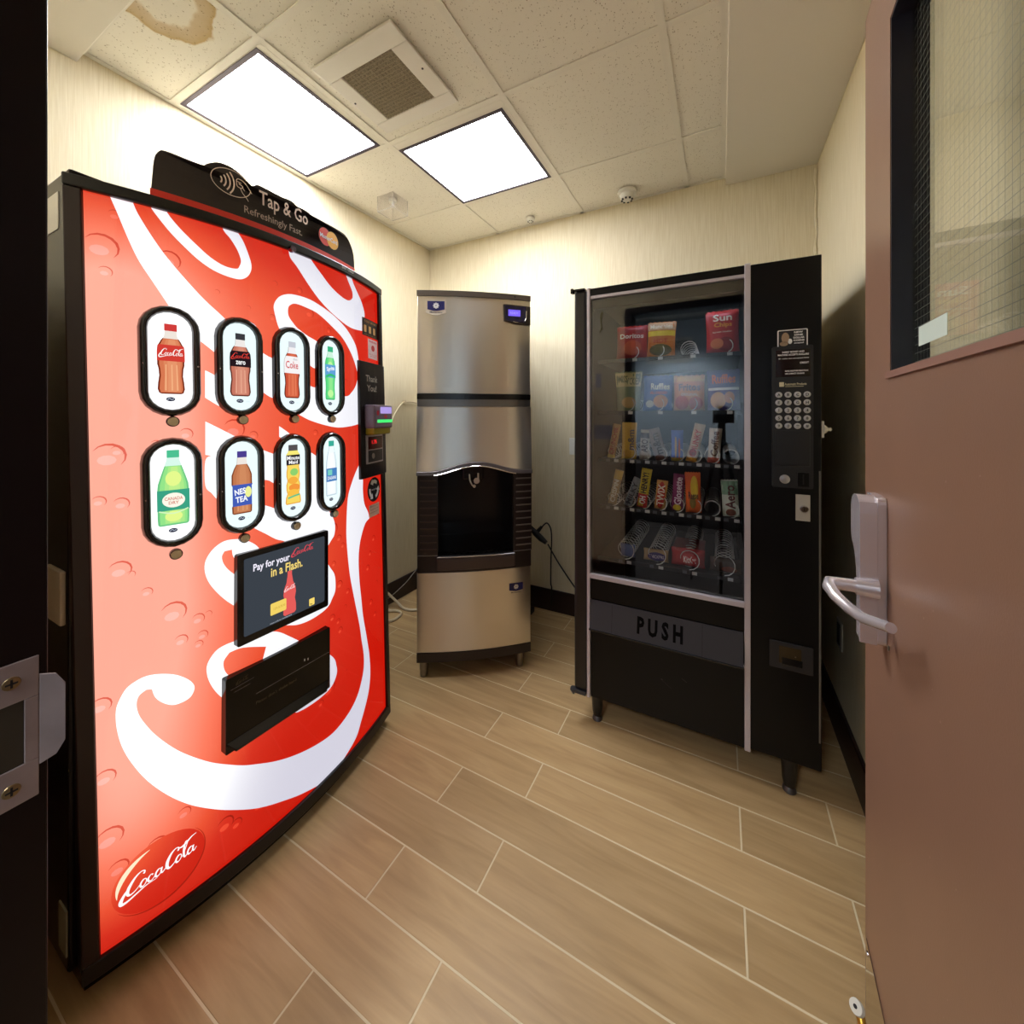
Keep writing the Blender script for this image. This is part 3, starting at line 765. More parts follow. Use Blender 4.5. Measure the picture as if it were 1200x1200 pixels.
RIBBONS = {
  'r0': [(1230,17683),(1399,17461),(1633,17200),(1940,16934),(2257,16700),(2608,16533),(2975,16458),(3286,16456),(3482,16542),(3609,16699),(3655,16903),(3583,17155),(3422,17499),(3245,17740),(3248,17921),(2802,17867),(2887,17630),(3066,17462),(3249,17223),(3346,16977),(3303,16807),(3211,16716),(2895,16712),(2543,16842),(2203,17073),(1876,17331),(1639,17568),(1516,17753),(1465,17897),(1154,17876)],
  'r1': [(437,17873),(457,17710),(576,17386),(801,16771),(983,16360),(1257,15924),(1544,15473),(1876,14940),(2306,14646),(2618,14420),(3248,13948),(4062,13393),(4371,13269),(4884,12978),(5266,12808),(5662,12653),(6318,12494),(7051,12393),(7885,12434),(8414,12517),(8485,14814),(8361,14841),(8176,15333),(7626,15798),(6953,16109),(6302,16304),(5722,16422),(5197,16436),(4831,16388),(4524,16240),(4354,15993),(4370,15753),(4534,15307),(4912,14885),(5304,14651),(5726,14352),(6106,14279),(6780,14311),(6699,14700),(6081,15128),(5631,15269),(5215,15439),(5019,15586),(4862,15760),(4849,15966),(4930,16088),(5149,16171),(5608,16135),(6097,16045),(6719,15782),(7360,15458),(7878,14987),(8172,14563),(8282,14233),(8135,13881),(7843,13621),(7483,13470),(6547,13560),(6096,13677),(5715,13724),(5060,14009),(4350,14406),(4070,14515),(3506,14827),(2852,15367),(2385,15729),(1953,16145),(1562,16571),(1274,16960),(996,17415),(883,17682),(825,17886)],
  'r2': [(2363,13950),(2609,13836),(3123,13530),(3114,12960),(2772,13012),(2352,13256)],
  'r3': [(2349,12648),(2610,12512),(3094,12252),(3590,11975),(4052,11780),(4348,11662),(4861,11446),(4853,10934),(4350,10825),(4040,10965),(3448,10974),(2845,10477),(2635,10597),(2476,10797),(2323,11014),(2333,11646),(2484,11767),(2335,11799)],
  'r4': [(4477,12494),(4841,12265),(5031,12078),(4714,12092),(4473,12178)],
  'r5': [(5029,11949),(5781,11593),(6097,11368),(6806,10931),(7167,10359),(6920,9811),(6510,9610),(6709,9335),(6793,9059),(6743,8780),(6565,8613),(6043,8156),(4817,8492),(4721,8988),(4312,9209),(3995,9425),(3684,9630),(3308,9892),(2774,10262),(3196,10540),(4007,10237),(4383,10063),(4682,9935),(5168,10111)],
  'r6': [(3940,8845),(3781,9054),(3626,9222),(3343,9404),(3132,9468),(2785,9490),(2496,9351),(2301,9093),(2276,8807),(2376,8492),(2586,8162),(2844,7855),(3152,7568),(3647,7108),(4275,6700),(4788,6483),(5112,6381),(5563,6337),(6081,6376),(6421,6474),(6594,6649),(6751,6846),(6779,7129),(6727,7438),(6515,7735),(6046,8295),(5146,8667),(4815,8363),(5128,7482),(4203,7656),(3531,7990),(3164,8406),(2886,8690),(2746,8909),(2711,9099),(2780,9219),(2980,9218),(3008,9034),(3124,8890),(3414,8691)],
  'r7': [(2969,4906),(2803,5165),(2545,5509),(2370,5846),(2286,6146),(2301,6407),(2490,6642),(2742,6723),(3139,6716),(3641,6674),(4287,6493),(4783,6138),(5194,5810),(5807,5398),(6602,4655),(6771,4277),(6797,4026),(6661,3803),(6444,3665),(6036,3602),(5521,3610),(5172,3649),(4908,3732),(4445,4120),(4164,5032),(4075,5728),(4280,6048),(3951,6188),(3257,6450),(2869,6471),(2713,6300),(2732,6062),(2843,5858),(2981,5695)],
  'r7b': [(3951,6198),(4280,6058),(4075,5703),(3945,5389),(3676,5515),(3786,5734)],
  'r7c': [(4280,6048),(4654,5880),(5035,5661),(5440,5344),(5807,5398),(5194,5810),(4783,6138),(4287,6493)],
  'r8': [(8365,11078),(8050,10759),(7763,10374),(7558,10000),(7471,9562),(7424,9029),(7413,8519),(7483,7803),(7596,7096),(7790,6357),(7991,5652),(8172,4993),(8274,4465),(8405,3861),(8390,3339),(8203,2892),(7914,2524),(7489,2268),(6911,2108),(6416,2076),(5757,2177),(5153,2329),(4626,2502),(4131,2706),(3665,2941),(3250,3163),(2852,3427),(2338,3809),(1832,4283),(1480,4675),(1127,5165),(909,5557),(788,5845),(751,6097),(804,6275),(951,6351),(1059,6314),(1120,6097),(1263,5900),(1474,5738),(1686,5700),(1882,5743),(1974,5890),(1960,6034),(1830,6219),(1579,6436),(1275,6592),(979,6671),(760,6645),(564,6546),(433,6341),(364,6118),(371,5723),(461,5244),(645,4747),(936,4174),(1346,3575),(1812,3041),(2319,2588),(2834,2197),(3647,1674),(4608,1232),(5305,957),(6322,668),(6977,763),(7809,1056),(8165,1461),(8531,1949),(8762,2407),(8857,2963),(8802,3658),(8662,4280),(8524,4835),(8388,5381),(8288,6064),(8190,6738),(8151,7448),(8224,7996),(8415,8423),(8675,8747),(8977,8858),(8885,9124),(8616,9502),(8524,10000),(8538,10423),(8423,10746)],
  'r9': [(4891,17696),(4952,17489),(5210,17283),(5621,16906),(6105,16534),(6671,16242),(7372,16008),(7976,15911),(8651,15946),(8668,16447),(8874,16500),(8847,16707),(8622,17034),(8312,17307),(8022,17586),(7914,17856),(7531,17773),(7738,17507),(7983,17222),(8006,17007),(7832,16875),(7561,16841),(7145,16916),(6687,17085),(6267,17341),(5879,17601),(5707,17761)],
}
dm = thing('drinks_vending_machine', 'large red curved-front drinks vending machine with white script and eight bottle buttons', 'vending machine', (-1.55, 0.76, 0))
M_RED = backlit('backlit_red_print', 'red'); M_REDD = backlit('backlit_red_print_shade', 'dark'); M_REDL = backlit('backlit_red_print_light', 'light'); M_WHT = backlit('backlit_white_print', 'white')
M_CAB = mat('black_cabinet_paint', (12, 5, 6), 0.3, bump=0.05, spec=0.25)
# cabinet and door frame
mb = MB(); F0 = 0.013
def prof(z, ex):   # plan outline of the door at height z
    p = [CS(-0.030 - ex, z, -0.004)] + [CS(i / 12.0 * 1.036 - 0.0, z, F0) for i in range(13)] + [CS(1.038 + ex, z, -0.004)]
    yb0, yb1 = CS(-0.030, z)[1], CS(1.036, z)[1]
    return p + [(-1.42, yb1, z), (-1.42, yb0, z)]
def loft(mb, rings):
    n = len(rings[0]); vs = [p for r in rings for p in r]; fs = []
    for k in range(len(rings) - 1):
        for i in range(n): fs.append((k * n + i, k * n + (i + 1) % n, (k + 1) * n + (i + 1) % n, (k + 1) * n + i))
    fs.append(tuple(range(n - 1, -1, -1))); fs.append(tuple((len(rings) - 1) * n + i for i in range(n)))
    return mb.add(vs, fs)
def door_ring(z, off=-0.012, u0=-0.033, u1=1.036):
    front = [CS(u0 + (u1 - u0) * i / 20, z, off) for i in range(21)]
    return front + [(-1.272, front[-1][1], z), (-1.272, front[0][1], z)]
mk('door_shell', loft(MB(), [door_ring(0.045), door_ring(1.794)]), M_CAB, dm, bevel=0.004)
mk('cabinet', MB().box(-1.955, -1.273, 0.318, 1.175, 0.045, 1.828), M_CAB, dm, bevel=0.006)
def skirt_ring(z, off, x): 
    f = [CS(-0.03 + 1.06 * i / 20, 0.05, off) for i in range(21)]
    return [(p[0], p[1], z) for p in f] + [(x, 1.20, z), (x, 0.33, z)]
mk('kick_skirt', loft(MB(), [skirt_ring(0.004, -0.020, -1.90), skirt_ring(0.045, -0.012, -1.90)]), M_BLACK, dm)
# bezel strips around the lit panel
mk('top_bezel', csheet(-0.033, 1.036, 1.768, 1.795, -0.012, 0.012), M_BLACKM, dm, smooth=True, bevel=0.004)
mk('bottom_bezel', csheet(-0.033, 1.036, 0.040, 0.079, -0.012, 0.010), M_BLACKM, dm, smooth=True, bevel=0.003)
mk('side_bezel', csheet(-0.033, -0.001, 0.079, 1.768, -0.012, 0.010, 2, 6), mat('maroon_black_trim', (30, 10, 10), 0.3), dm, smooth=True, bevel=0.003)
mk('side_bezel', csheet(1.008, 1.036, 0.079, 1.768, -0.012, 0.010, 2, 6), M_BLACKM, dm, smooth=True, bevel=0.003)
# lit front print
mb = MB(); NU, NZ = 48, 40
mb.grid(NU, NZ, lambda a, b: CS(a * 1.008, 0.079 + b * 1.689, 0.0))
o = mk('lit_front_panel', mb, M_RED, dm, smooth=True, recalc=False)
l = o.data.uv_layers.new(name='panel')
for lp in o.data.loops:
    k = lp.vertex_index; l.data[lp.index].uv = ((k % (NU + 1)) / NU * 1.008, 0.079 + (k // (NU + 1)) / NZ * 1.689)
shapes = []
for k in sorted(RIBBONS):
    p = [(a / 10000.0, b / 10000.0) for a, b in RIBBONS[k]]
    shapes.append(tri2d([smooth_poly(p, 4, 52, CW)]))
for i, s in enumerate(shapes):
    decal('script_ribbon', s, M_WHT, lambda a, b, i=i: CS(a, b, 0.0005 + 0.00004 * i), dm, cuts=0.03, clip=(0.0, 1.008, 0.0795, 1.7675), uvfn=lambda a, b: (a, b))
# printed water drops (u, z, radius in m)
drops = [(0.03, 1.655, .028), (0.035, 1.60, .012), (0.055, 1.73, .012), (0.16, 1.655, .022), (0.27, 1.60, .006), (0.43, 1.56, .010), (0.355, 1.575, .006), (0.05, 1.20, .012), (0.035, 1.19, .028), (0.125, 1.21, .012), (0.19, 1.235, .014),
         (0.015, 1.09, .012), (0.055, 1.08, .014), (0.31, 1.245, .026), (0.365, 1.225, .012), (0.05, 0.93, .020), (0.07, 0.915, .008), (0.10, 0.865, .011), (0.155, 0.80, .026), (0.21, 0.765, .014), (0.17, 0.725, .014),
         (0.235, 0.77, .008), (0.22, 0.72, .012), (0.26, 0.915, .010), (0.01, 0.635, .018), (0.015, 0.47, .018), (0.02, 0.33, .024), (0.035, 0.25, .018), (0.11, 0.25, .020), (0.17, 0.29, .014), (0.27, 0.19, .020), (0.30, 0.17, .014),
         (0.37, 0.18, .022), (0.455, 0.23, .012), (0.21, 0.70, .010), (0.60, 0.95, .010), (0.65, 0.93, .012), (0.67, 0.90, .020), (0.70, 0.86, .012), (0.72, 0.83, .010), (0.67, 0.78, .010), (0.70, 0.70, .014), (0.745, 0.66, .010),
         (0.66, 0.60, .012), (0.69, 0.575, .010), (0.70, 0.54, .012), (0.73, 0.61, .008), (0.64, 0.37, .026), (0.60, 0.34, .012), (0.66, 0.42, .010), (0.73, 0.38, .006), (0.90, 0.75, .010), (0.93, 0.80, .012), (0.88, 0.70, .012), (0.95, 0.62, .008),
         (0.90, 0.56, .012), (0.93, 0.50, .010), (0.88, 0.45, .008), (0.57, 1.60, .016), (0.60, 1.66, .008), (0.53, 1.66, .010), (0.66, 1.56, .010), (0.75, 1.40, .008), (0.59, 1.225, .010), (0.67, 1.215, .014), (0.72, 1.12, .008), (0.44, 1.66, .008), (0.33, 1.66, .008), (0.28, 1.50, .008), (0.93, 0.95, .006), (0.80, 0.98, .008), (0.79, 0.88, .006)]
dd = []; dl = []
for i, (u, z, r) in enumerate(drops):
    ru = r / CW; 
    c = [(u + ru * math.cos(a), z + r * math.sin(a)) for a in [math.radians(155 - 205 * k / 8) for k in range(9)]]
    v, f = [], []
    for k, (a, b) in enumerate(c):
        wk = 0.20 * math.sin(math.pi * (k + .2) / 8.4); v += [(a, b), (u + (a - u) * (1 - wk), z + (b - z) * (1 - wk))]
    dd.append((v, [(2 * k, 2 * k + 1, 2 * k + 3, 2 * k + 2) for k in range(8)]))
    if r > 0.009: dl.append(tri2d([[(u - .15 * ru + .55 * ru * math.cos(a), z - .35 * r + .40 * r * math.sin(a)) for a in [2 * math.pi * k / 10 for k in range(10)]]]))
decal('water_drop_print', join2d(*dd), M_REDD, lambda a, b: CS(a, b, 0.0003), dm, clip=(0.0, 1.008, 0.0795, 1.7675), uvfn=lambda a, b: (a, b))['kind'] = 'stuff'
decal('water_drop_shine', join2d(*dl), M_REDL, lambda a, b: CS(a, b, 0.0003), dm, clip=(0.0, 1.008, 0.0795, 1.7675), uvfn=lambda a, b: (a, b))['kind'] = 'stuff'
# round badge with the small script at the lower left
badge = tri2d([ell2d(0.118, 0.185, 0.098, 0.078, 40, -0.1)])
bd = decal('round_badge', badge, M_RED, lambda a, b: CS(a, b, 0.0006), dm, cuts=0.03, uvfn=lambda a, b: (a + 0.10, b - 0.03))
decal('badge_edge', stroke2d([(0.118 + 0.099 * math.cos(a), 0.185 + 0.079 * math.sin(a)) for a in [math.radians(-150 + 190 * k / 16) for k in range(17)]], [0.004 * math.sin(math.pi * k / 16) + .0005 for k in range(17)], 2), M_REDD, lambda a, b: CS(a, b, 0.0008), bd, uvfn=lambda a, b: (a, b))
decal('badge_shine', stroke2d([(0.118 + 0.088 * math.cos(a), 0.185 + 0.068 * math.sin(a)) for a in [math.radians(105 + 80 * k / 10) for k in range(11)]], [0.011 * math.sin(math.pi * k / 10) + .0005 for k in range(11)], 2), emis('shine_print', (255, 236, 200), 1.0), lambda a, b: CS(a, b, 0.0008), bd)
decal('badge_script', fit2d(xf2d(SCRIPT, 1, 1, rot=0.06), 0.033, 0.197, 0.158, 0.222), emis('white_lit_print', (255, 252, 252), 1.0), lambda a, b: CS(a, b, 0.001), bd)

# bottle buttons -----------------------------------------------------------
def loc(uc, zc, off): return lambda a, b: CS(uc + a / CW, zc + b, off)
def capsule(hw, hh, n=10):
    r = hw; o = []
    for k in range(n + 1):
        a = math.pi * k / n; o.append((r * math.cos(a), (hh - r) + r * math.sin(a)))
    for k in range(n + 1):
        a = math.pi + math.pi * k / n; o.append((r * math.cos(a), -(hh - r) + r * math.sin(a)))
    return o
PROF_COKE = [(0, .017), (.015, .021), (.07, .0235), (.16, .0225), (.26, .0205), (.36, .0215), (.42, .0235), (.60, .0235), (.68, .0225), (.76, .017), (.82, .0115), (.86, .0105), (.90, .0105)]
PROF_SPRITE = [(0, .016), (.02, .019), (.10, .0195), (.22, .018), (.32, .0185), (.42, .0205), (.66, .0205), (.74, .018), (.80, .014), (.86, .010), (.92, .0095)]
PROF_CONE = [(0, .024), (.02, .027), (.10, .0278), (.46, .0278), (.55, .0265), (.66, .0215), (.78, .0155), (.86, .0115), (.91, .0105)]
PROF_TEA = [(0, .019), (.02, .0225), (.12, .023), (.14, .0215), (.44, .0215), (.47, .0235), (.62, .0232), (.72, .018), (.80, .0115), (.86, .0105), (.91, .0105)]
PROF_JUICE = [(0, .021), (.03, .0235), (.12, .022), (.18, .018), (.24, .0205), (.33, .021), (.40, .0175), (.48, .0205), (.56, .020), (.62, .018), (.68, .020), (.84, .020), (.88, .015), (.92, .0145)]
PROF_WATER = [(0, .019), (.02, .021), (.30, .021), (.50, .021), (.62, .0195), (.74, .0155), (.84, .0105), (.90, .0085)]
def sil(pr, h, t0=0, t1=1.0):
    def wd(t):
        for (a, b), (c, d) in zip(pr, pr[1:]):
            if a <= t <= c: return b + (d - b) * (t - a) / (c - a)
        return pr[-1][1]
    ts = sorted({t0, t1} | {a for a, _ in pr if t0 < a < t1} | {t0 + (t1 - t0) * k / 10 for k in range(11)})
    return [(wd(t), t * h) for t in ts] + [(-wd(t), t * h) for t in reversed(ts)]
BOT = [
 dict(pr=PROF_COKE, h=.158, liq=(212, 118, 80), hi=(240, 172, 126), lo=(120, 45, 24), cap=(205, 60, 58), lab=(208, 62, 52), band=(.47, .70), txt='script', tcol=(255, 250, 245), neck=(236, 226, 216), name='red label cola bottle picture'),
 dict(pr=PROF_COKE, h=.158, liq=(196, 116, 96), hi=(228, 164, 138), lo=(100, 44, 32), cap=(58, 58, 62), lab=(36, 24, 30), band=(.47, .72), txt='script', tcol=(226, 66, 56), sub='zero', neck=(236, 230, 226), name='black label cola bottle picture'),
 dict(pr=PROF_COKE, h=.158, liq=(200, 84, 56), hi=(230, 126, 90), lo=(110, 36, 22), cap=(196, 200, 210), lab=(244, 240, 240), band=(.44, .74), txt='Coke', tcol=(205, 52, 56), sub='diet', neck=(240, 238, 240), name='white label cola bottle picture'),
 dict(pr=PROF_SPRITE, h=.165, liq=(88, 214, 128), hi=(190, 246, 160), lo=(60, 180, 110), cap=(60, 180, 128), lab=(96, 160, 214), band=(.42, .66), txt='Sprite', tcol=(255, 255, 255), neck=(206, 240, 220), name='green lemon lime soda bottle picture'),
 dict(pr=PROF_CONE, h=.172, liq=(146, 226, 136), hi=(226, 246, 140), lo=(110, 196, 130), cap=(76, 190, 144), lab=(58, 160, 130), band=(.20, .47), txt='CANADA DRY', tcol=(206, 96, 80), neck=(214, 246, 232), name='green ginger ale bottle picture'),
 dict(pr=PROF_TEA, h=.160, liq=(190, 118, 78), hi=(220, 154, 108), lo=(130, 66, 36), cap=(76, 62, 142), lab=(66, 92, 180), band=(.13, .47), txt='NESTEA', tcol=(250, 252, 255), neck=(236, 228, 220), name='iced tea bottle picture with blue label'),
 dict(pr=PROF_JUICE, h=.168, liq=(246, 214, 96), hi=(252, 236, 140), lo=(232, 170, 70), cap=(84, 80, 82), lab=(40, 36, 42), band=(.66, .83), txt='Minute\nMaid', tcol=(255, 255, 255), neck=(246, 232, 120), name='yellow juice bottle picture with black label'),
 dict(pr=PROF_WATER, h=.172, liq=(240, 248, 252), hi=(255, 255, 255), lo=(190, 210, 222), cap=(60, 170, 150), lab=(72, 128, 190), band=(.26, .50), txt='DASANI', tcol=(255, 255, 255), neck=(240, 250, 252), name='clear water bottle picture with blue label'),
]
M_INS = emis('lit_insert_white', (232, 250, 250), 1.05)
M_INL = emis('lit_insert_bright', (255, 255, 255), 1.25)
M_NICK = mat('brushed_nickel', (238, 224, 190), 0.45, 0.1)
KN = [(0.1593, 1.2657), (0.3307, 1.2685), (0.4986, 1.2698), (0.6612, 1.2687), (0.161, 0.9434), (0.3307, 0.9474), (0.5003, 0.9468), (0.6686, 0.952)]
for i in range(8):
    uc = (0.1585, 0.3270, 0.4935, 0.6585)[i % 4]; zc = 1.411 if i < 4 else 1.0935
    B_ = BOT[i]; ih = 0.116
    # bezel ring: swept half-round section
    inner = capsule(0.0405, ih); outer = capsule(0.0590, 0.1335); n = len(inner)
    sec = [(0.0, 0.002), (0.06, 0.012), (0.28, 0.019), (0.60, 0.019), (0.88, 0.010), (1.0, 0.0004)]
    vs = []; fs = []
    for t_, of in sec:
        for (a, b), (c, d) in zip(inner, outer): vs.append(CS(uc + (a + (c - a) * t_) / CW, zc + b + (d - b) * t_, of))
    for k in range(len(sec) - 1):
        for j in range(n): fs.append((k * n + j, k * n + (j + 1) % n, (k + 1) * n + (j + 1) % n, (k + 1) * n + j))
    bz = mk('button_bezel', MB().add(vs, fs), mat('black_gloss_bezel', (10, 12, 16), 0.12, coat=0.6), dm, smooth=True, angle=75)
    for sx in (-1, 1):
        c = CS(uc + sx * 0.050 / CW, zc - 0.01, 0.0175); mk('rivet', MB().cyl(c, (c[0] + .0015, c[1], c[2]), 0.0022, n=8), M_CHROME, bz)
    ins = decal('lit_insert', tri2d([capsule(0.0412, ih + 0.0007)]), M_INL if i in (0, 4) else M_INS, loc(uc, zc, 0.0040), dm, cuts=0.02)
    h = B_['h'] * 1.06; z0 = zc - 0.079; pr = [(a_, b_ * 1.08) for a_, b_ in B_['pr']]
    O = [0.0044]
    def pp(name, sh, rgb, lab=None):
        O[0] += 0.00025
        f = loc(uc, z0, O[0])
        return decal(name, sh, emis('lit_%d_%d_%d' % rgb, rgb, 1.0), f, ins, label=lab)
    w_ = max(b for _, b in pr)
    pp('bottle_print', tri2d([sil(pr, h, 0, .90)]), B_['lo'], B_['name'])
    inner_s = [(x * 0.86, y) for x, y in sil(pr, h, 0.02, .80 if i != 7 else .88)]
    pp('liquid_print', tri2d([inner_s]), B_['liq'])
    if i != 6:
        for q_, sc_ in ((.30, .62), (.55, .34)):
            mixc = tuple(int(a_ + (b_ - a_) * q_) for a_, b_ in zip(B_['liq'], B_['hi']))
            pp('liquid_print', tri2d([[(x * sc_ + .002, y) for x, y in sil(pr, h, 0.03, .78)]]), mixc)
    for cx in (-0.42, 0.05, 0.45):
        if i in (0, 1, 2, 5): pp('liquid_shine', tri2d([[(cx * w_ - .0016, h * .05), (cx * w_ + .0016, h * .05), (cx * w_ * .9 + .0012, h * .42), (cx * w_ * .9 - .0012, h * .42)]]), B_['hi'])
    if i in (3, 4): pp('liquid_shine', tri2d([ell2d(0, h * .62, w_ * .5, h * .10, 16)]), B_['hi']); pp('liquid_shine', tri2d([ell2d(0, h * .12, w_ * .55, h * .07, 16)]), B_['hi'])
    pp('neck_print', tri2d([sil(pr, h, .79, .90)]), B_['neck'])
    cw_ = 0.0118 if i != 6 else 0.0150
    pp('cap_print', tri2d([rect2d(-cw_, cw_, h * .90, h * 1.0, .001, 2)]), B_['cap'])
    b0, b1 = B_['band']
    pp('label_print', tri2d([[(x * 1.02, y) for x, y in sil(pr, h, b0, b1)]]), B_['lab'])
    lw = w_ * .92; bc = h * (b0 + b1) / 2; bh = h * (b1 - b0)
    if i == 4:
        pp('label_oval', tri2d([ell2d(0, bc, lw * .78, bh * .36, 24)]), (250, 246, 230))
        pp('label_text', fit2d(text2d('CANADA', .012), -lw * .62, lw * .62, bc, bc + bh * .16), B_['tcol']); pp('label_text', fit2d(text2d('DRY', .012), -lw * .35, lw * .35, bc - bh * .2, bc - bh * .05), B_['tcol'])
        pp('label_stripe', stroke2d([(-lw * 1.0, h * .20), (0, h * .16), (lw * 1.0, h * .21)], .003), (214, 244, 190))
    elif B_['txt'] == 'script':
        y0_, y1_ = (bc - bh * .30, bc + bh * .32) if i == 0 else (bc - bh * .05, bc + bh * .42)
        pp('label_text', fit2d(SCRIPT, -lw, lw, y0_, y1_), B_['tcol'])
        if i == 1: pp('label_text', fit2d(text2d('zero', .02), -lw * .5, lw * .5, bc - bh * .36, bc - bh * .12), (255, 255, 255))
    elif i == 2:
        pp('label_text', fit2d(text2d('Coke', .01), -lw * .9, lw * .8, bc - bh * .22, bc + bh * .22), B_['tcol']); pp('label_text', fit2d(text2d('diet'), lw * .1, lw * .7, bc + bh * .28, bc + bh * .42), (160, 160, 170))
    elif i == 5:
        pp('lemon_print', tri2d([ell2d(lw * .62, bc + bh * .12, lw * .36, bh * .26, 18)]), (236, 240, 150))
        pp('label_text', fit2d(xf2d(text2d('NES', .03), 1, rot=.12), -lw * .85, lw * .35, bc, bc + bh * .34), B_['tcol']); pp('label_text', fit2d(xf2d(text2d('TEA', .03), 1, rot=.08), -lw * .75, lw * .55, bc - bh * .34, bc - bh * .03), B_['tcol'])
    elif i == 6:
        pp('label_text', fit2d(text2d('Minute', .02), -lw * .85, lw * .85, bc + bh * .02, bc + bh * .40), B_['tcol']); pp('label_text', fit2d(text2d('Maid', .02), -lw * .62, lw * .62, bc - bh * .40, bc - bh * .04), B_['tcol'])
        for q, (yy, rr, col) in enumerate(((.54, .013, (140, 206, 110)), (.40, .016, (242, 172, 66)), (.28, .018, (240, 150, 60)), (.19, .019, (246, 190, 70)))): pp('fruit_print', tri2d([ell2d((-1) ** q * .002, h * yy, rr, h * .062, 18)]), col)
        pp('fruit_print', stroke2d([(-.019, h * .11), (0, h * .135), (.019, h * .15)], .005), (96, 190, 140))
    elif i == 3:
        pp('label_wave', stroke2d([(-lw, h * .43), (0, h * .47), (lw, h * .44)], .008), (56, 186, 120))
        pp('label_text', fit2d(xf2d(text2d('Sprite', .02), 1, rot=.15), -lw * .85, lw * .85, bc - bh * .1, bc + bh * .36), B_['tcol'])
    else:
        pp('label_patch', tri2d([rect2d(-lw * .8, lw * .1, bc - bh * .02, bc + bh * .40)]), (120, 206, 190))
        pp('label_text', fit2d(text2d('DASANI', .01), -lw * .85, lw * .85, bc - bh * .36, bc - bh * .10), B_['tcol'])
        pp('bottle_outline', join2d(*[stroke2d([(s_ * x, y) for x, y in sil(pr, h, 0, .9)[:len(sil(pr, h, 0, .9)) // 2]], .0008, 1, False) for s_ in (1, -1)]), (150, 180, 200))
    mark = decal('button_mark', tri2d([ell2d(-.002, -.0125, .0085, .0052, 18)]), emis('lit_ink', (48, 50, 70), 1.0), loc(uc, z0, .0050), ins)
    decal('mark_swirl', stroke2d([(-.008, -.0140), (-.004, -.0105), (0, -.0135), (.004, -.0110)], .0014), emis('lit_ink_pale', (190, 200, 214), 1.0), loc(uc, z0, .0053), ins)
    decal('price_print', fit2d(text2d('$1.75'), .014, .022, -.016, -.012), emis('lit_ink_pale', (190, 200, 214), 1.0), loc(uc, z0, .0050), ins)
    # nickel selection knob on a little black stalk
    ku, kz = KN[i]
    c0, c1, c2 = CS(ku, kz, 0.0), CS(ku, kz, 0.012), CS(ku, kz, 0.016)
    kb = mk('select_knob', MB().cyl(c1, c2, 0.0105, 0.0098, 20), M_NICK, dm, smooth=True)
    mk('knob_seat', MB().cyl(c0, c1, 0.0125, 0.0125, 20), M_BLACK, kb, smooth=True)

# display screen -----------------------------------------------------------
def pad(u0, u1, z0, z1, o0, o1, r=0.008):
    """flat slab spanning the curve: straight between its ends, rounded corners"""
    A = Vector(CS(u0, (z0 + z1) / 2, o1)); B = Vector(CS(u1, (z0 + z1) / 2, o1))
    W = math.hypot(B.x - A.x, B.y - A.y); dx, dy = (B.x - A.x) / W, (B.y - A.y) / W
    def at(a, b, o): # a metres from the left end, b height, o outwards from the face
        return (A.x + dx * a + dy * o, A.y + dy * a - dx * o, b)
    mb = MB().prism(rect2d(0, W, z0, z1, r, 4), lambda a, b: at(a, b, -(o1 - o0)), lambda a, b: at(a, b, 0))
    return mb, at, W
mb, at, W = pad(0.3035, 0.6235, 0.660, 0.907, 0.0, 0.018, 0.006)
scr = mk('display_screen', mb, mat('screen_bezel', (14, 14, 22), 0.2), dm, bevel=0.002)
g = decal('screen_glass', tri2d([rect2d(0.016, W - 0.014, 0.681, 0.891, .004, 3)]), emis('lit_screen_dark', (58, 64, 72), 1.0), lambda a, b: at(a, b, .0005), scr)
def sc(sh, rgb, o, name='screen_text'):
    sh = ([(a * W / .2726, (b - .7885) * 1.09 + .786) for a, b in sh[0]], sh[1])
    return decal(name, sh, emis('lit_%d_%d_%d' % rgb, rgb, 1.0), lambda a, b: at(a, b, o), scr)
sc(fit2d(xf2d(text2d('Pay for your', .022), 1), .040, .143, .842, .866), (245, 240, 255), .001)
sc(fit2d(SCRIPT, .147, .220, .852, .877), (226, 72, 82), .001)
sc(fit2d(text2d('in a Flash.', .02), .088, .183, .818, .842), (246, 216, 120), .001)
sc(tri2d([[(x * .72 + .143, y * .118 + .700) for x, y in sil([(0, .020), (.04, .027), (.20, .0265), (.34, .022), (.48, .0265), (.60, .0245), (.74, .014), (.92, .009), (1.0, .0095)], 1.0)]]), (226, 92, 88), .001, 'screen_bottle')
sc(fit2d(SCRIPT, .126, .160, .764, .779), (255, 240, 240), .0014)
sc(tri2d([rect2d(.086, .132, .717, .748, .003, 3)]), (240, 208, 100), .0018, 'screen_card')
sc(fit2d(text2d('1234 5678 90'), .095, .128, .729, .735), (190, 150, 60), .0022)
sc(tri2d([rect2d(.205, .223, .697, .717, .002, 3)]), (246, 216, 110), .001, 'screen_icon')
sc(stroke2d([(.209, .704), (.209, .701), (.215, .701)], .002, 1, False), (60, 50, 40), .0014, 'screen_icon')
sc(fit2d(text2d('coca-cola is a trademark'), .085, .150, .6945, .6985), (190, 196, 206), .001)
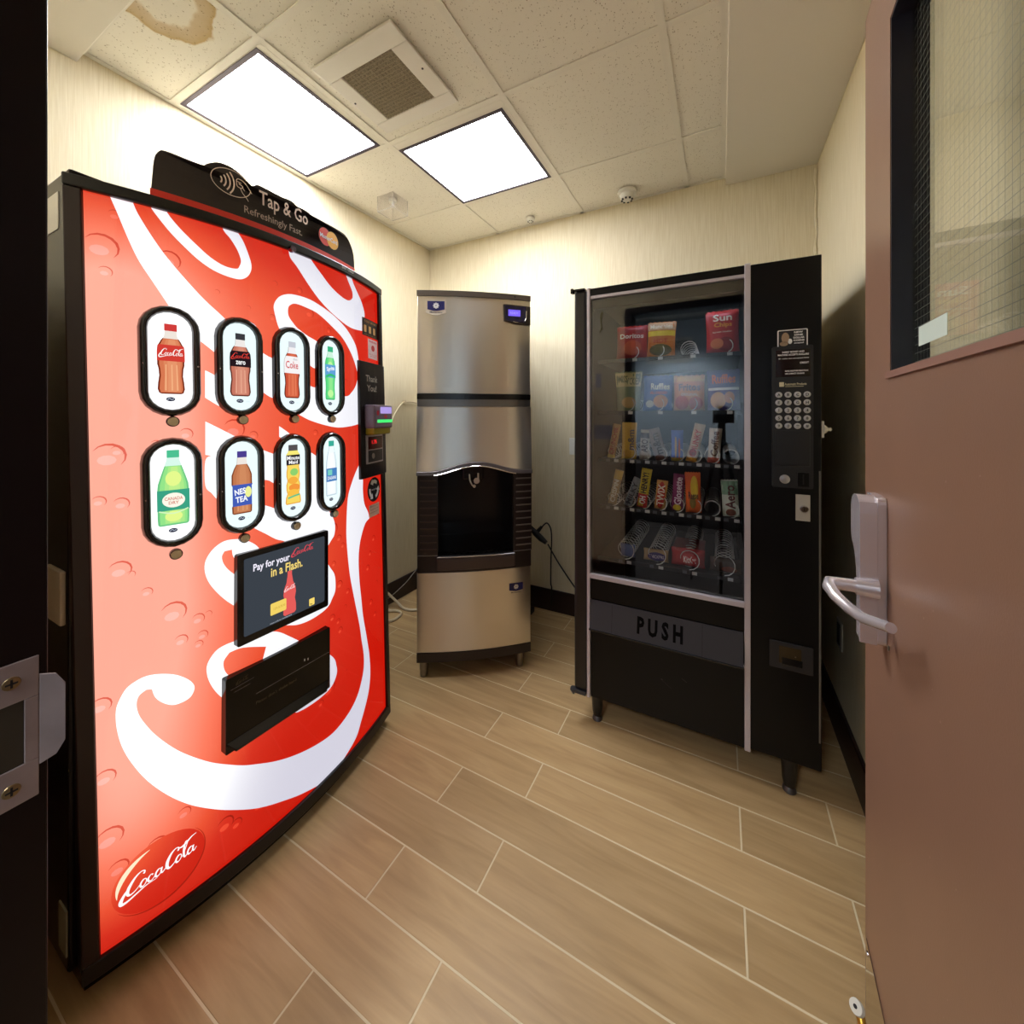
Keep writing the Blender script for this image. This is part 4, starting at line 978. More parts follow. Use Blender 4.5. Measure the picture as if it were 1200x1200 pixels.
# delivery door
mb, at2, W2 = pad(0.2665, 0.6225, 0.390, 0.588, -0.01, 0.022, 0.004)
M_CHUTE = mat('chute_black', (3, 3, 4), 0.12, spec=0.3)
ch = mk('delivery_door', mb, M_CHUTE, dm, bevel=0.003)
mk('delivery_lip', MB().hexa([at2(0.002, .412, .001), at2(W2 - .002, .412, .001), at2(0.02, .392, .012), at2(W2 - .02, .392, .012), at2(0.002, .420, .001), at2(W2 - .002, .420, .001), at2(0.02, .398, .014), at2(W2 - .02, .398, .014)]), M_BLACK, ch, bevel=0.001)
M_ETCH = mat('silver_etched_print', (150, 148, 158), 0.3, 0.6)
decal('door_line', join2d(stroke2d([(.075, .508), (W2 - .004, .508)], .0012, 1, False), stroke2d([(.012, .555), (.07, .557)], .001, 1, False), stroke2d([(.02, .545), (.06, .546)], .0008, 1, False)), M_ETCH, lambda a, b: at2(a, b, .0006), ch)
decal('door_print', fit2d(text2d('Please don\'t shake hand'), .075, .19, .478, .487), mat('dim_gold_print', (96, 84, 60), 0.5), lambda a, b: at2(a, b, .0006), ch)
decal('door_script', fit2d(SCRIPT, .024, .055, .560, .574), mat('dim_gold_print', (96, 84, 60), 0.5), lambda a, b: at2(a, b, .0006), ch)
decal('door_badge', tri2d([rect2d(.215, .218, .523, .530), rect2d(.226, .229, .520, .527)]), M_PRINTW, lambda a, b: at2(a, b, .0006), ch)

# payment column -----------------------------------------------------------
pc = mk('payment_panel', csheet(0.8245, 1.042, 1.045, 1.482, 0.0, 0.012, 6, 2), mat('payment_black', (16, 14, 16), 0.35), dm, bevel=0.002)
decal('thank_you_print', join2d(fit2d(text2d('Thank', .01), .866, .965, 1.408, 1.432), fit2d(text2d('You!', .01), .875, .955, 1.372, 1.396)), mat('grey_print', (176, 170, 158), 0.5), lambda a, b: CS(a, b, .0128), pc)
rd = mk('card_reader', csheet(0.850, 1.010, 1.232, 1.320, 0.012, 0.055, 4, 1), mat('reader_grey', (118, 104, 122), 0.35), pc, bevel=0.006)
decal('reader_screen', tri2d([rect2d(.895, .998, 1.288, 1.313)]), emis('lit_lilac', (176, 156, 226), 1.0), lambda a, b: CS(a, b, .0556), rd)
decal('reader_buttons', join2d(tri2d([ell2d(.875, 1.290, .010, .010, 12)]), tri2d([ell2d(.94, 1.276, .014, .007, 12)])), mat('reader_red', (196, 40, 60), 0.4), lambda a, b: CS(a, b, .0558), rd)
decal('reader_glow', tri2d([rect2d(.870, 1.005, 1.253, 1.265)]), emis('lit_green', (70, 220, 110), 1.2), lambda a, b: CS(a, b, .0556), rd)
mk('reader_lip', csheet(0.855, 1.000, 1.208, 1.236, 0.012, 0.050, 4, 1), mat('olive_yellow', (150, 138, 30), 0.4), pc, bevel=0.006)
dp = mk('coin_unit', csheet(0.858, 0.994, 1.098, 1.206, 0.012, 0.018, 4, 1), M_STEELT, pc, bevel=0.001)
decal('credit_display', tri2d([rect2d(.866, .988, 1.152, 1.200)]), mat('dark_red_window', (70, 6, 8), 0.15), lambda a, b: CS(a, b, .0186), dp)
decal('credit_digits', fit2d(text2d('1.75', .01), .895, .935, 1.172, 1.186), emis('lit_red_digits', (255, 50, 50), 1.2), lambda a, b: CS(a, b, .0190), dp)
decal('coin_plate', tri2d([rect2d(.866, .988, 1.104, 1.148)]), mat('gunmetal', (70, 70, 76), 0.3, 0.8), lambda a, b: CS(a, b, .0186), dp)
decal('coin_slot', tri2d([ell2d(.905, 1.126, .012, .011, 14)]), M_CHROME, lambda a, b: CS(a, b, .0190), dp)
# stickers
s1 = decal('payment_sticker', tri2d([rect2d(.866, 1.005, 1.582, 1.648)]), mat('black_sticker', (24, 20, 18), 0.4), lambda a, b: CS(a, b, .0012), dm)
decal('sticker_text', join2d(fit2d(text2d('COLD DRINKS'), .885, .990, 1.634, 1.642), fit2d(text2d('cash or card here'), .880, .990, 1.586, 1.591), *[tri2d([rect2d(.880 + .04 * k, .900 + .04 * k, 1.596, 1.622)]) for k in range(3)]), mat('tan_print', (206, 160, 96), 0.6), lambda a, b: CS(a, b, .0015), s1)
s2 = decal('notice_sticker', tri2d([rect2d(.912, .998, 1.500, 1.575)]), mat('pink_paper', (226, 200, 196), 0.6), lambda a, b: CS(a, b, .0012), dm)
decal('sticker_text', join2d(fit2d(text2d('WARNING', .02), .920, .990, 1.562, 1.570), fit2d(text2d('do not tilt\nor rock'), .920, .990, 1.508, 1.520), tri2d([ell2d(.955, 1.542, .016, .012, 12)])), mat('red_print', (190, 50, 46), 0.6), lambda a, b: CS(a, b, .0015), s2)
s3 = decal('recycling_sticker', tri2d([ell2d(.941, .991, .055, .0475, 28)]), M_PRINTK, lambda a, b: CS(a, b, .0012), dm)
arr = []
for k in range(3):
    a0 = math.radians(90 + 120 * k)
    arr.append(stroke2d([(.941 + .036 * math.cos(a0 + q) , .991 + .031 * math.sin(a0 + q)) for q in (-.75, -.35, 0, .3)], [.013, .014, .014, .014], 3))
    q = a0 + .3; cx, cy = .941 + .036 * math.cos(q), .991 + .031 * math.sin(q); tx, ty = -math.sin(q), math.cos(q)
    arr.append(tri2d([[(cx + math.cos(q) * .015, cy + math.sin(q) * .014), (cx + tx * .02, cy + ty * .018), (cx - math.cos(q) * .015, cy - math.sin(q) * .014)]]))
arr.append(fit2d(text2d('recycle', .01), .918, .964, .986, .996))
decal('recycling_arrows', join2d(*arr), M_PRINTW, lambda a, b: CS(a, b, .0015), s3)
s4 = decal('small_notice', tri2d([rect2d(.898, .984, .887, .934)]), mat('cream_paper', (226, 190, 170), 0.6), lambda a, b: CS(a, b, .0012), dm)
decal('sticker_text', join2d(*[fit2d(text2d(t_), .905, .977, .924 - .012 * k, .930 - .012 * k) for k, t_ in enumerate(('SERVICE CALL', 'machine no.', 'thank you'))]), mat('brown_print', (150, 96, 80), 0.6), lambda a, b: CS(a, b, .0015), s4)
# lock on the top bezel, small label
c0, c1 = CS(0.491, 1.770, 0.010), CS(0.491, 1.770, 0.022)
mk('lock', MB().cyl(c0, c1, 0.010, 0.009, 16), mat('violet_chrome', (120, 112, 140), 0.2, 1.0), dm, smooth=True)
decal('bezel_print', fit2d(text2d('DIET COLD'), .72, .79, 1.781, 1.789), M_PRINTW, lambda a, b: CS(a, b, .0126), dm)
# stickers on the left flank
def flank(x0, x1, z0, z1, m, name):
    return mk(name, MB().box(x0, x1, CS(-0.033, (z0 + z1) / 2)[1] - 0.0012, CS(-0.033, (z0 + z1) / 2)[1] + 0.004, z0, z1), m, dm)
mk('side_sticker', MB().box(-1.41, -1.333, 0.3165, 0.3179, 1.705, 1.790), M_PAPER, dm)
mk('side_handle', MB().box(-1.385, -1.285, 0.308, 0.3179, 0.815, 0.935), mat('almond_plastic', (196, 182, 160), 0.4), dm, bevel=0.003)
mk('side_sticker', MB().box(-1.322, -1.276, 0.3150, 0.3180, 0.085, 0.185), mat('faded_label', (150, 150, 128), 0.6), dm)

# sign standing on top ------------------------------------------------------
SIGN = [(0.1233, 1.795), (0.1300, 1.8761), (0.1360, 1.9060), (0.1480, 1.9211), (0.1681, 1.9226), (0.2388, 1.921), (0.2520, 1.9279), (0.2677, 1.9375), (0.2883, 1.9458), (0.3217, 1.9458), (0.3518, 1.9358), (0.3778, 1.9207), (0.3861, 1.9214), (0.3960, 1.9285), (0.4128, 1.9299), (0.4812, 1.9269), (0.5007, 1.9289), (0.5242, 1.9289), (0.5421, 1.9222), (0.5693, 1.9233), (0.5969, 1.9208), (0.6126, 1.9180), (0.7554, 1.9219), (0.7941, 1.9202), (0.8254, 1.9036), (0.8504, 1.8676), (0.8547, 1.795)]
sg = mk('top_sign', MB().prism(smooth_poly(SIGN, 3, 50, CW), lambda a, b: CS(a, b, -.026), lambda a, b: CS(a, b, -.0205)), mat('sign_black', (50, 43, 43), 0.4), dm)
def sgd(name, sh, m, o=.0006, cuts=.04): return decal(name, sh, m, lambda a, b: CS(a, b, -.0205 + o), sg, cuts=cuts)
sgd('sign_red_band', tri2d([rect2d(.1225, .8555, 1.795, 1.8225)]), mat('sign_red', (232, 58, 44), 0.45))
M_CREAM = mat('sign_cream_print', (248, 232, 220), 0.5)
sgd('sign_oval', stroke2d(ell2d(.3200, 1.9045, .0560, .0335, 28, 0.0)[3:] + ell2d(.3200, 1.9045, .0560, .0335, 28)[:1], .0022, 2), M_CREAM)
for k in range(4):
    R_ = .012 + .010 * k
    sgd('sign_wave', stroke2d([(.279 + R_ / CW * math.cos(a), 1.903 + R_ * math.sin(a)) for a in [math.radians(-42 + 84 * q / 6) for q in range(7)]], .0042, 2), M_CREAM)
sgd('sign_hand', join2d(stroke2d([(.333, 1.915), (.338, 1.922), (.352, 1.921), (.366, 1.912), (.380, 1.896)], .0022), stroke2d([(.334, 1.914), (.336, 1.902), (.348, 1.900), (.352, 1.906), (.340, 1.910)], .0022), stroke2d([(.345, 1.899), (.352, 1.888), (.362, 1.880), (.369, 1.872)], .0022), stroke2d([(.350, 1.905), (.358, 1.896)], .0018, 1, False), stroke2d([(.333, 1.915), (.348, 1.913)], .002, 1, False)), M_CREAM)
sgd('sign_text', fit2d(text2d('Tap & Go', .012), .403, .588, 1.866, 1.918), M_CREAM)
sgd('sign_text', fit2d(text2d('Refreshingly Fast.', 0), .356, .562, 1.832, 1.858), mat('sign_grey_print', (206, 190, 180), 0.5))
sgd('sign_disc', tri2d([ell2d(.672, 1.873, .033, .0285, 28)]), mat('sign_disc_red', (228, 62, 40), 0.4))
sgd('sign_disc', tri2d([ell2d(.712, 1.873, .033, .0285, 28)]), mat('sign_disc_gold', (250, 184, 56), 0.4), .0009)
sgd('sign_text', fit2d(text2d('MasterCard', .02), .645, .738, 1.866, 1.880), M_PRINTW, .0013)

decal = _decal

# ================================================================== THE ICE MACHINE (local frame: x right, y into the machine, front at y=0)
ICE_RZ = math.radians(37.55)
im = thing('ice_dispenser', 'tall stainless steel ice dispenser with an open black cavity standing in the back corner', 'ice machine', (-1.103, 1.663, 0), ICE_RZ)
CX, HW, BOW = 0.0155, 0.2815, 0.024
def steel():
    m, nt, out = newmat('brushed_stainless')
    b = nt.nodes.new('ShaderNodeBsdfPrincipled'); nt.links.new(b.outputs[0], out.inputs[0])
    b.inputs['Base Color'].default_value = lin((224, 218, 208)); b.inputs['Metallic'].default_value = 1.0; b.inputs['Roughness'].default_value = 0.30
    b.inputs['Anisotropic'].default_value = 0.8; b.inputs['Anisotropic Rotation'].default_value = 0.25
    tc = nt.nodes.new('ShaderNodeTexCoord'); mp = nt.nodes.new('ShaderNodeMapping'); mp.inputs['Scale'].default_value = (4, 4, 900)
    nt.links.new(tc.outputs['Object'], mp.inputs[0])
    n = nt.nodes.new('ShaderNodeTexNoise'); n.inputs['Scale'].default_value = 1; nt.links.new(mp.outputs[0], n.inputs['Vector'])
    bp = nt.nodes.new('ShaderNodeBump'); bp.inputs['Strength'].default_value = 0.12; bp.inputs['Distance'].default_value = 0.0006
    nt.links.new(n.outputs[0], bp.inputs['Height']); nt.links.new(bp.outputs[0], b.inputs['Normal'])
    tg = nt.nodes.new('ShaderNodeTangent'); tg.direction_type = 'RADIAL'; tg.axis = 'Z'; nt.links.new(tg.outputs[0], b.inputs['Tangent'])
    return m
M_SS = steel()
M_SSG = mat('grey_steel_edge', (128, 126, 124), 0.35, 0.9)
M_ICEK = mat('brown_black_plastic', (38, 27, 25), 0.38, bump=0.1)
def fy(x, extra=0.0): t_ = (x - CX) / HW; return -(BOW + extra) * (1 - t_ * t_)
def bowed(x0, x1, z0, z1, out=0.0, depth=0.02, n=20, ztop=None, zbot=None, outb=None):
    """slab following the bowed front; zbot/ztop may be functions of x; outb = outward offset at the bottom"""
    mb = MB(); ob = out if outb is None else outb
    T = ztop or (lambda x: z1); Bt = zbot or (lambda x: z0)
    m = 6; vs = []
    for side in (0, 1):
        for j in range(m + 1):
            for i in range(n + 1):
                x = x0 + (x1 - x0) * i / n; z = Bt(x) + (T(x) - Bt(x)) * j / m
                q = (z1 - z) / (z1 - z0); o_ = out + (ob - out) * max(0, min(1, q)) ** 2
                vs.append((x, fy(x) - o_ if side else fy(x) - o_ + depth, z))
    N = (n + 1) * (m + 1); W1 = n + 1; fs = []
    for j in range(m):
        for i in range(n):
            a = j * W1 + i; fs += [(a, a + 1, a + W1 + 1, a + W1), (N + a, N + a + W1, N + a + W1 + 1, N + a + 1)]
        a = j * W1; fs.append((a, a + W1, N + a + W1, N + a)); a = j * W1 + n; fs.append((a, N + a, N + a + W1, a + W1))
    for i in range(n):
        fs.append((i, N + i, N + i + 1, i + 1)); a = m * W1 + i; fs.append((a, a + 1, N + a + 1, N + a))
    return mb.add(vs, fs)
def ip(name, mb, m, parent=im, **k): return mk(name, mb, m, parent, world=False, **k)
X0, X1 = CX - HW, CX + HW
ip('head_body', MB().box(X0 + .002, X1 - .002, 0.012, 0.60, 1.386, 1.865), M_SSG, bevel=0.003)
ip('head_front', bowed(X0, X1, 1.388, 1.866), M_SS, smooth=True, bevel=0.002)
def capb(x0, x1, z0, z1, y1, o=0.004):
    p = [(x0 + (x1 - x0) * i / 20, fy(x0 + (x1 - x0) * i / 20) - o) for i in range(21)] + [(x1, y1), (x0, y1)]
    return MB().prism(p, lambda a, b: (a, b, z0), lambda a, b: (a, b, z1))
ip('head_cap', capb(X0 - .003, X1 + .003, 1.866, 1.893, 0.60), mat('taupe_cap', (86, 76, 66), 0.4), bevel=0.003)
ip('cap_screw', MB().cyl((CX + .20, fy(CX + .20) - .004, 1.879), (CX + .20, fy(CX + .20) - .007, 1.879), .005, n=10), M_PRINTK)
ip('seam_gasket', capb(X0 - .002, X1 + .002, 1.360, 1.387, 0.58, .002), M_BLACK)
ip('seam_strip', capb(X0 - .001, X1 + .001, 1.326, 1.359, 0.60, .001), M_SSG)
# lower body shell around the cavity
cx0, cx1, cz0, cz1 = -0.168, 0.208, 0.600, 1.02
mb = MB().box(X0 + .002, cx0, 0.012, 0.60, 0.52, 1.325).box(cx1, X1 - .002, 0.012, 0.60, 0.52, 1.325).box(cx0, cx1, 0.012, 0.60, 1.03, 1.325).box(cx0, cx1, 0.30, 0.60, 0.52, 1.03).box(cx0, cx1, 0.012, 0.30, 0.52, 0.595)
ip('dispenser_body', mb, mat('dark_cabinet', (30, 25, 24), 0.4))
def arch(x):
    t_ = (x - CX - 0.005) / 0.24
    return 0.992 + 0.046 * (0.5 + 0.5 * math.cos(math.pi * max(-1, min(1, t_))))
ip('upper_shroud', bowed(X0 - .004, X1 + .006, 1.01, 1.325, 0.0, 0.024, 32, zbot=lambda x: arch(x) + 0.016, outb=0.024), M_SS, smooth=True, bevel=0.002)
ip('shroud_edge', bowed(X0 - .004, X1 + .008, 0.99, 1.05, 0.024, 0.03, 32, zbot=lambda x: arch(x) - 0.004, ztop=lambda x: arch(x) + 0.0155, outb=0.030), mat('grey_shroud_edge', (104, 98, 98), 0.35, 0.4), smooth=True, bevel=0.003)
ip('chrome_line', MB().tube([(x, fy(x) - 0.034, arch(x) - 0.004) for x in [CX - .20 + .40 * i / 24 for i in range(25)]], 0.0028, 6), M_CHROME, smooth=True)
# louvred side panels: panel + slats
for nm, a, b in (('left', X0, cx0), ('right', cx1, X1 + .006)):
    pn = ip('louvre_panel', bowed(a, b, 0.598, arch((a + b) / 2) - 0.002, 0.012, 0.025, 4), M_ICEK, smooth=True)
    for k in range(11):
        z = 0.625 + k * 0.0335
        xa, xb = (a + .012, b - .006) if nm == 'left' else (a + .012, b)
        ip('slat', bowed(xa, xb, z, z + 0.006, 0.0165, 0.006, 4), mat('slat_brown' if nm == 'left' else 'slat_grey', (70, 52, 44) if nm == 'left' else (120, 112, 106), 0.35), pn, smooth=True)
# cavity
mb = MB().box(cx0 - .001, cx0 + .004, -.01, 0.298, 0.60, 1.03).box(cx1 - .004, cx1 + .001, -.01, 0.298, 0.60, 1.03).box(cx0 + .004, cx1 - .004, 0.290, 0.298, 0.60, 1.03).box(cx0 + .004, cx1 - .004, 0.0, 0.29, 1.022, 1.03).box(cx0 + .004, cx1 - .004, 0.0, 0.29, 0.60, 0.606)
cv = ip('cavity_liner', mb, mat('cavity_black', (14, 10, 10), 0.22))
for x in (cx0 + .03, cx1 - .045): ip('liner_rib', MB().box(x, x + .004, 0.286, 0.290, 0.62, 1.0), M_BLACK, cv)
# ice spout with chrome lever
sp = ip('ice_spout', MB().box(-.045, .062, 0.03, 0.16, 0.955, 1.022).box(-.012, .030, 0.02, 0.10, 0.925, 0.957), M_BLACK, bevel=0.006)
ip('spout_lever', MB().tube([(-.012, 0.012, .985), (-.010, 0.004, .955), (.002, 0.0, .930), (.014, 0.004, .926)], .0035, 6).cyl((.024, 0.004, .952), (.024, 0.022, .952), .015, .013, 16).cyl((.012, 0.0, .926), (.012, 0.014, .926), .008, .007, 12).box(.028, .036, .004, .012, .955, .99), mat('white_chrome', (222, 216, 206), 0.25, 0.4), sp, smooth=True)
# drip tray and lip
ip('lower_frame', bowed(X0, X1 + .004, 0.512, 0.598, 0.010, 0.03), M_ICEK, smooth=True, bevel=0.003)
ip('frame_line', MB().tube([(x, fy(x) - .012, .598) for x in [X0 + (cx0 - X0) * i / 4 for i in range(5)]], .0022, 5).tube([(x, fy(x) - .012, .598) for x in [cx1 + (X1 + .004 - cx1) * i / 4 for i in range(5)]], .0022, 5), mat('line_grey', (120, 112, 110), 0.4))
ip('tray_lip', bowed(cx0 - .004, cx1 + .006, 0.530, 0.590, 0.036, 0.03, 20, outb=0.030), mat('mauve_plastic', (66, 54, 56), 0.35), smooth=True, bevel=0.004)
tr = ip('drip_tray', capb(cx0 + .002, cx1 - .002, 0.588, 0.598, 0.25, .028), M_DARK)
ip('tray_edge', MB().tube([(x, fy(x) - .034, .596) for x in [cx0 + (cx1 - cx0) * i / 20 for i in range(21)]], .0028, 6), mat('wet_chrome', (170, 168, 170), 0.2, 0.9), tr, smooth=True)
g0 = None
for k in range(12):
    x = cx0 + .02 + k * 0.031
    if g0 is None: g0 = ip('tray_bar', MB().box(x, x + .006, -.015, .24, .598, .602), M_BLACK, tr); gx_ = x
    else:
        o = g0.copy(); C.objects.link(o); o.parent = tr; o.location = (x - gx_, 0, 0)
# lower steel door, kick strip, legs
ip('lower_body', MB().box(X0 + .002, X1 - .002, 0.012, 0.60, 0.078, 0.515), M_SSG)
ip('lower_front', bowed(X0 - .002, X1 + .002, 0.121, 0.511, 0.004), M_SS, smooth=True, bevel=0.002)
ip('kick_strip', capb(X0 - .003, X1 + .003, 0.074, 0.120, 0.60, .006), M_ICEK, bevel=0.002)
for x, y in ((-.236, .01), (.244, .01), (-.236, .55), (.244, .55)):
    ip('leg', MB().lathe((x, y, 0.0005), (0, 0, 1), [(.0145, 0), (.0175, .003), (.0185, .012), (.0185, .036), (.0205, .037), (.0205, .075)], 20), mat('brushed_leg', (140, 134, 126), 0.3, 1.0), smooth=True)
# maker badges (shield with a snowflake) and the blue display
def badge_at(x, z, w_):
    f = lambda a, b, o: (x + a, fy(x + a) - o, z + b)
    h = w_ * .80
    out = smooth_poly([(-w_ / 2, h / 2), (w_ / 2, h / 2), (w_ / 2, -h * .36), (0, -h / 2), (-w_ / 2, -h * .36)], 3, 60)
    o = ip('maker_badge', MB().prism(out, lambda a, b: f(a, b, .001), lambda a, b: f(a, b, .004)), mat('badge_cream', (216, 206, 190), 0.4))
    inn = smooth_poly([(-w_ * .44, h * .42), (w_ * .44, h * .42), (w_ * .44, -h * .12), (0, -h * .22), (-w_ * .44, -h * .12)], 3, 60)
    decal('badge_field', tri2d([inn]), mat('badge_navy', (28, 30, 96), 0.35), lambda a, b: f(a, b, .0046), o, world=False)
    st = []
    for k in range(8):
        a = math.pi * k / 4; c, s = math.cos(a), math.sin(a)
        st.append(stroke2d([(c * w_ * .03, s * w_ * .03 + h * .12), (c * w_ * .15, s * w_ * .15 + h * .12)], [w_ * .05, w_ * .075], 1, False))
    decal('badge_snowflake', join2d(*st), M_PRINTW, lambda a, b: f(a, b, .0052), o, world=False)
    decal('badge_text', fit2d(text2d('Manitowoc', .02), -w_ * .32, w_ * .32, -h * .36, -h * .25), mat('badge_grey_print', (90, 86, 96), 0.5), lambda a, b: f(a, b, .0046), o, world=False)
badge_at(-.176, 1.808, .094)
badge_at(.222, .407, .082)
f = lambda a, b, o: (a, fy(a) - o, b)
dh = ip('display_housing', MB().prism(smooth_poly([(.156, 1.834), (.170, 1.838), (.297, 1.834), (.297, 1.742), (.25, 1.742), (.21, 1.744), (.160, 1.756)], 3, 40), lambda a, b: f(a, b, .0), lambda a, b: f(a, b, .012)), M_ICEK, bevel=0.003)
dc = decal('display_window', tri2d([smooth_poly([(.162, 1.832), (.272, 1.832), (.272, 1.752), (.22, 1.750), (.165, 1.760)], 3, 40)]), mat('display_navy', (12, 10, 60), 0.1), lambda a, b: f(a, b, .0126), dh, world=False)
decal('display_glow', tri2d([rect2d(.180, .243, 1.780, 1.812)]), emis('lit_violet_screen', (122, 100, 250), 1.1), lambda a, b: f(a, b, .0132), dh, world=False)
decal('display_digits', fit2d(text2d('READY'), .190, .233, 1.790, 1.801), emis('lit_violet_text', (190, 176, 255), 1.0), lambda a, b: f(a, b, .0136), dh, world=False)
ip('display_chrome', MB().tube([f(a, b, .013) for a, b in ((.205, 1.752), (.24, 1.750), (.266, 1.756), (.274, 1.775), (.275, 1.81))], .0022, 6), M_CHROME, dh, smooth=True)

# ================================================================== THE SNACK MACHINE
VY = 1.60
vm = thing('snack_vending_machine', 'black glass-front snack vending machine with spiral coils against the right side of the back wall', 'vending machine', (-0.13, 1.98, 0))
M_VB = mat('vending_black', (5, 5, 6), 0.32, bump=0.1, bscale=500, spec=0.25)
M_VI = mat('vending_interior', (8, 8, 10), 0.55)
mb = MB().box(-.528, -.505, 1.665, 2.39, .126, 1.800).box(.262, .284, 1.665, 2.39, .126, 1.800).box(-.505, .262, 2.37, 2.39, .126, 1.800).box(-.505, .262, 1.665, 2.37, 1.785, 1.800).box(-.505, .262, 1.665, 2.37, .126, .150)
mk('cabinet', mb, M_VB, vm, bevel=0.003)
mk('interior_liner', MB().box(.074, .082, 1.672, 2.30, .60, 1.785).box(-.504, -.498, 1.672, 2.30, .60, 1.785).box(-.498, .074, 2.29, 2.30, .60, 1.785).box(-.498, .074, 1.672, 2.29, .585, .598), M_VI, vm)
mk('header_panel', MB().box(-.477, .072, VY, 1.664, 1.773, 1.804), M_VB, vm, bevel=0.002)
mk('header_shade', MB().box(-.477, .072, VY + .03, 1.664, 1.725, 1.772), M_VB, vm)
mk('middle_panel', MB().box(-.477, .072, VY, 1.664, .526, .611), M_VB, vm, bevel=0.002)
mk('lower_panel', MB().box(-.477, .072, VY + .004, 1.664, .119, .408), M_VB, vm, bevel=0.002)
mk('control_panel', MB().box(.090, .288, VY, 1.664, .126, 1.802), M_VB, vm, bevel=0.003)
mk('door_gap', MB().box(-.477, .090, VY + .02, 1.664, .408, .528), M_BLACK, vm)
for a, b in ((-.490, -.477), (.072, .090)):
    mk('trim_strip', MB().box(a, b, VY - .008, VY + .012, .119, 1.806), M_STEELT, vm, bevel=0.002)
mk('trim_strip', MB().box(-.477, .072, VY - .004, VY + .010, 1.760, 1.772), M_STEELT, vm, bevel=0.001)
mk('trim_strip', MB().box(-.477, .072, VY - .010, VY + .006, .613, .632), M_STEELT, vm, bevel=0.002)
mk('trim_strip', MB().box(.2805, .2845, VY - .002, VY, .22, 1.10), mat('worn_grey_edge', (120, 116, 110), 0.4, 0.6), vm)
hc = mk('hinge_column', MB().box(-.547, -.491, VY - .004, 1.70, .136, 1.800), mat('hinge_black', (20, 17, 17), 0.3), vm, bevel=0.012, segs=4)
mk('hinge_cap', MB().box(-.556, -.500, VY - .006, VY + .05, 1.800, 1.809).box(-.560, -.548, VY - .012, VY + .01, 1.792, 1.812), M_BLACK, hc, bevel=0.002)
mk('hinge_foot', MB().box(-.540, -.495, VY - .008, VY + .04, .120, .136).lathe((-.550, VY, .135), (0, 0, -1), [(.013, 0), (.015, .008), (.009, .018), (.004, .026)], 12), mat('grey_hinge', (70, 72, 80), 0.35, 0.7), hc)
mk('glass', MB().box(-.476, .071, VY + .006, VY + .011, .633, 1.759), glassmat('vending_glass', (0.93, 0.95, 0.96), 0.075), vm)
mk('side_catch', MB().box(.2885, .296, VY + .01, VY + .03, 1.208, 1.262).lathe((.296, VY + .02, 1.235), (1, 0, 0), [(.016, 0), (.012, .006), (.005, .012), (.007, .018), (.003, .021)], 14), M_WHITEP, vm, smooth=True, label='small white catch on the right edge of the machine')
# push flap
def fl(a, b, o): # slightly tilted outwards at the bottom
    return (a, VY - .004 - .020 * (.524 - b) / .11 - o, b)
pf = mk('push_flap', MB().hexa([fl(-.474, .414, -.006), fl(.068, .414, -.006), fl(-.474, .414, .0), fl(.068, .414, .0), fl(-.474, .524, -.006), fl(.068, .524, -.006), fl(-.474, .524, 0), fl(.068, .524, 0)]), mat('flap_charcoal', (48, 47, 51), 0.5, bump=0.4, bscale=800), vm)
mk('flap_lip', MB().box(-.476, .070, VY - .028, VY - .004, .408, .4145), M_BLACK, pf, bevel=0.001)
decal('push_text', fit2d(text2d('P U S H', .045), -.288, -.124, .438, .502), mat('push_black', (3, 3, 3), 0.8, spec=0.1), lambda a, b: fl(a, b, .0008), pf)
decal('flap_seam', join2d(stroke2d([(-.385, .416), (-.385, .522)], .0015, 1, False), stroke2d([(-.060, .416), (-.060, .522)], .0015, 1, False)), M_PRINTK, lambda a, b: fl(a, b, .0006), pf)
mk('flap_pivot', MB().cyl((-.478, VY - .012, .412), (-.468, VY - .012, .412), .006, n=10).cyl((.062, VY - .012, .412), (.072, VY - .012, .412), .006, n=10), M_STEELT, pf)
for x, y in ((-.462, 1.650), (.206, 1.640), (-.462, 2.33), (.206, 2.33)):
    l_ = mk('leg', MB().lathe((x, y, .0205), (0, 0, 1), [(.017, 0), (.021, .02), (.026, .104)], 16), M_BLACK, vm, smooth=True)
    mk('leg_foot', MB().lathe((x, y, .0005), (0, 0, 1), [(.019, 0), (.021, .003), (.019, .012), (.012, .0205)], 16), mat('leg_tip_grey', (92, 88, 86), 0.4, 0.7), l_, smooth=True)
# coin return
cr = mk('coin_return', MB().box(.145, .265, VY - .006, VY - .0005, .433, .523), mat('return_grey', (30, 29, 32), 0.4), vm, bevel=0.002)
mk('return_cup', MB().box(.172, .233, VY - .0075, VY - .006, .454, .510), mat('return_window', (60, 50, 32), 0.15), cr)
mk('return_slot', MB().box(.180, .236, VY - .0085, VY - .0075, .452, .474), M_BLACK, cr)
mk('return_rivet', MB().cyl((.217, VY - .0075, .484), (.217, VY - .0095, .484), .002, n=8), M_CHROME, cr)
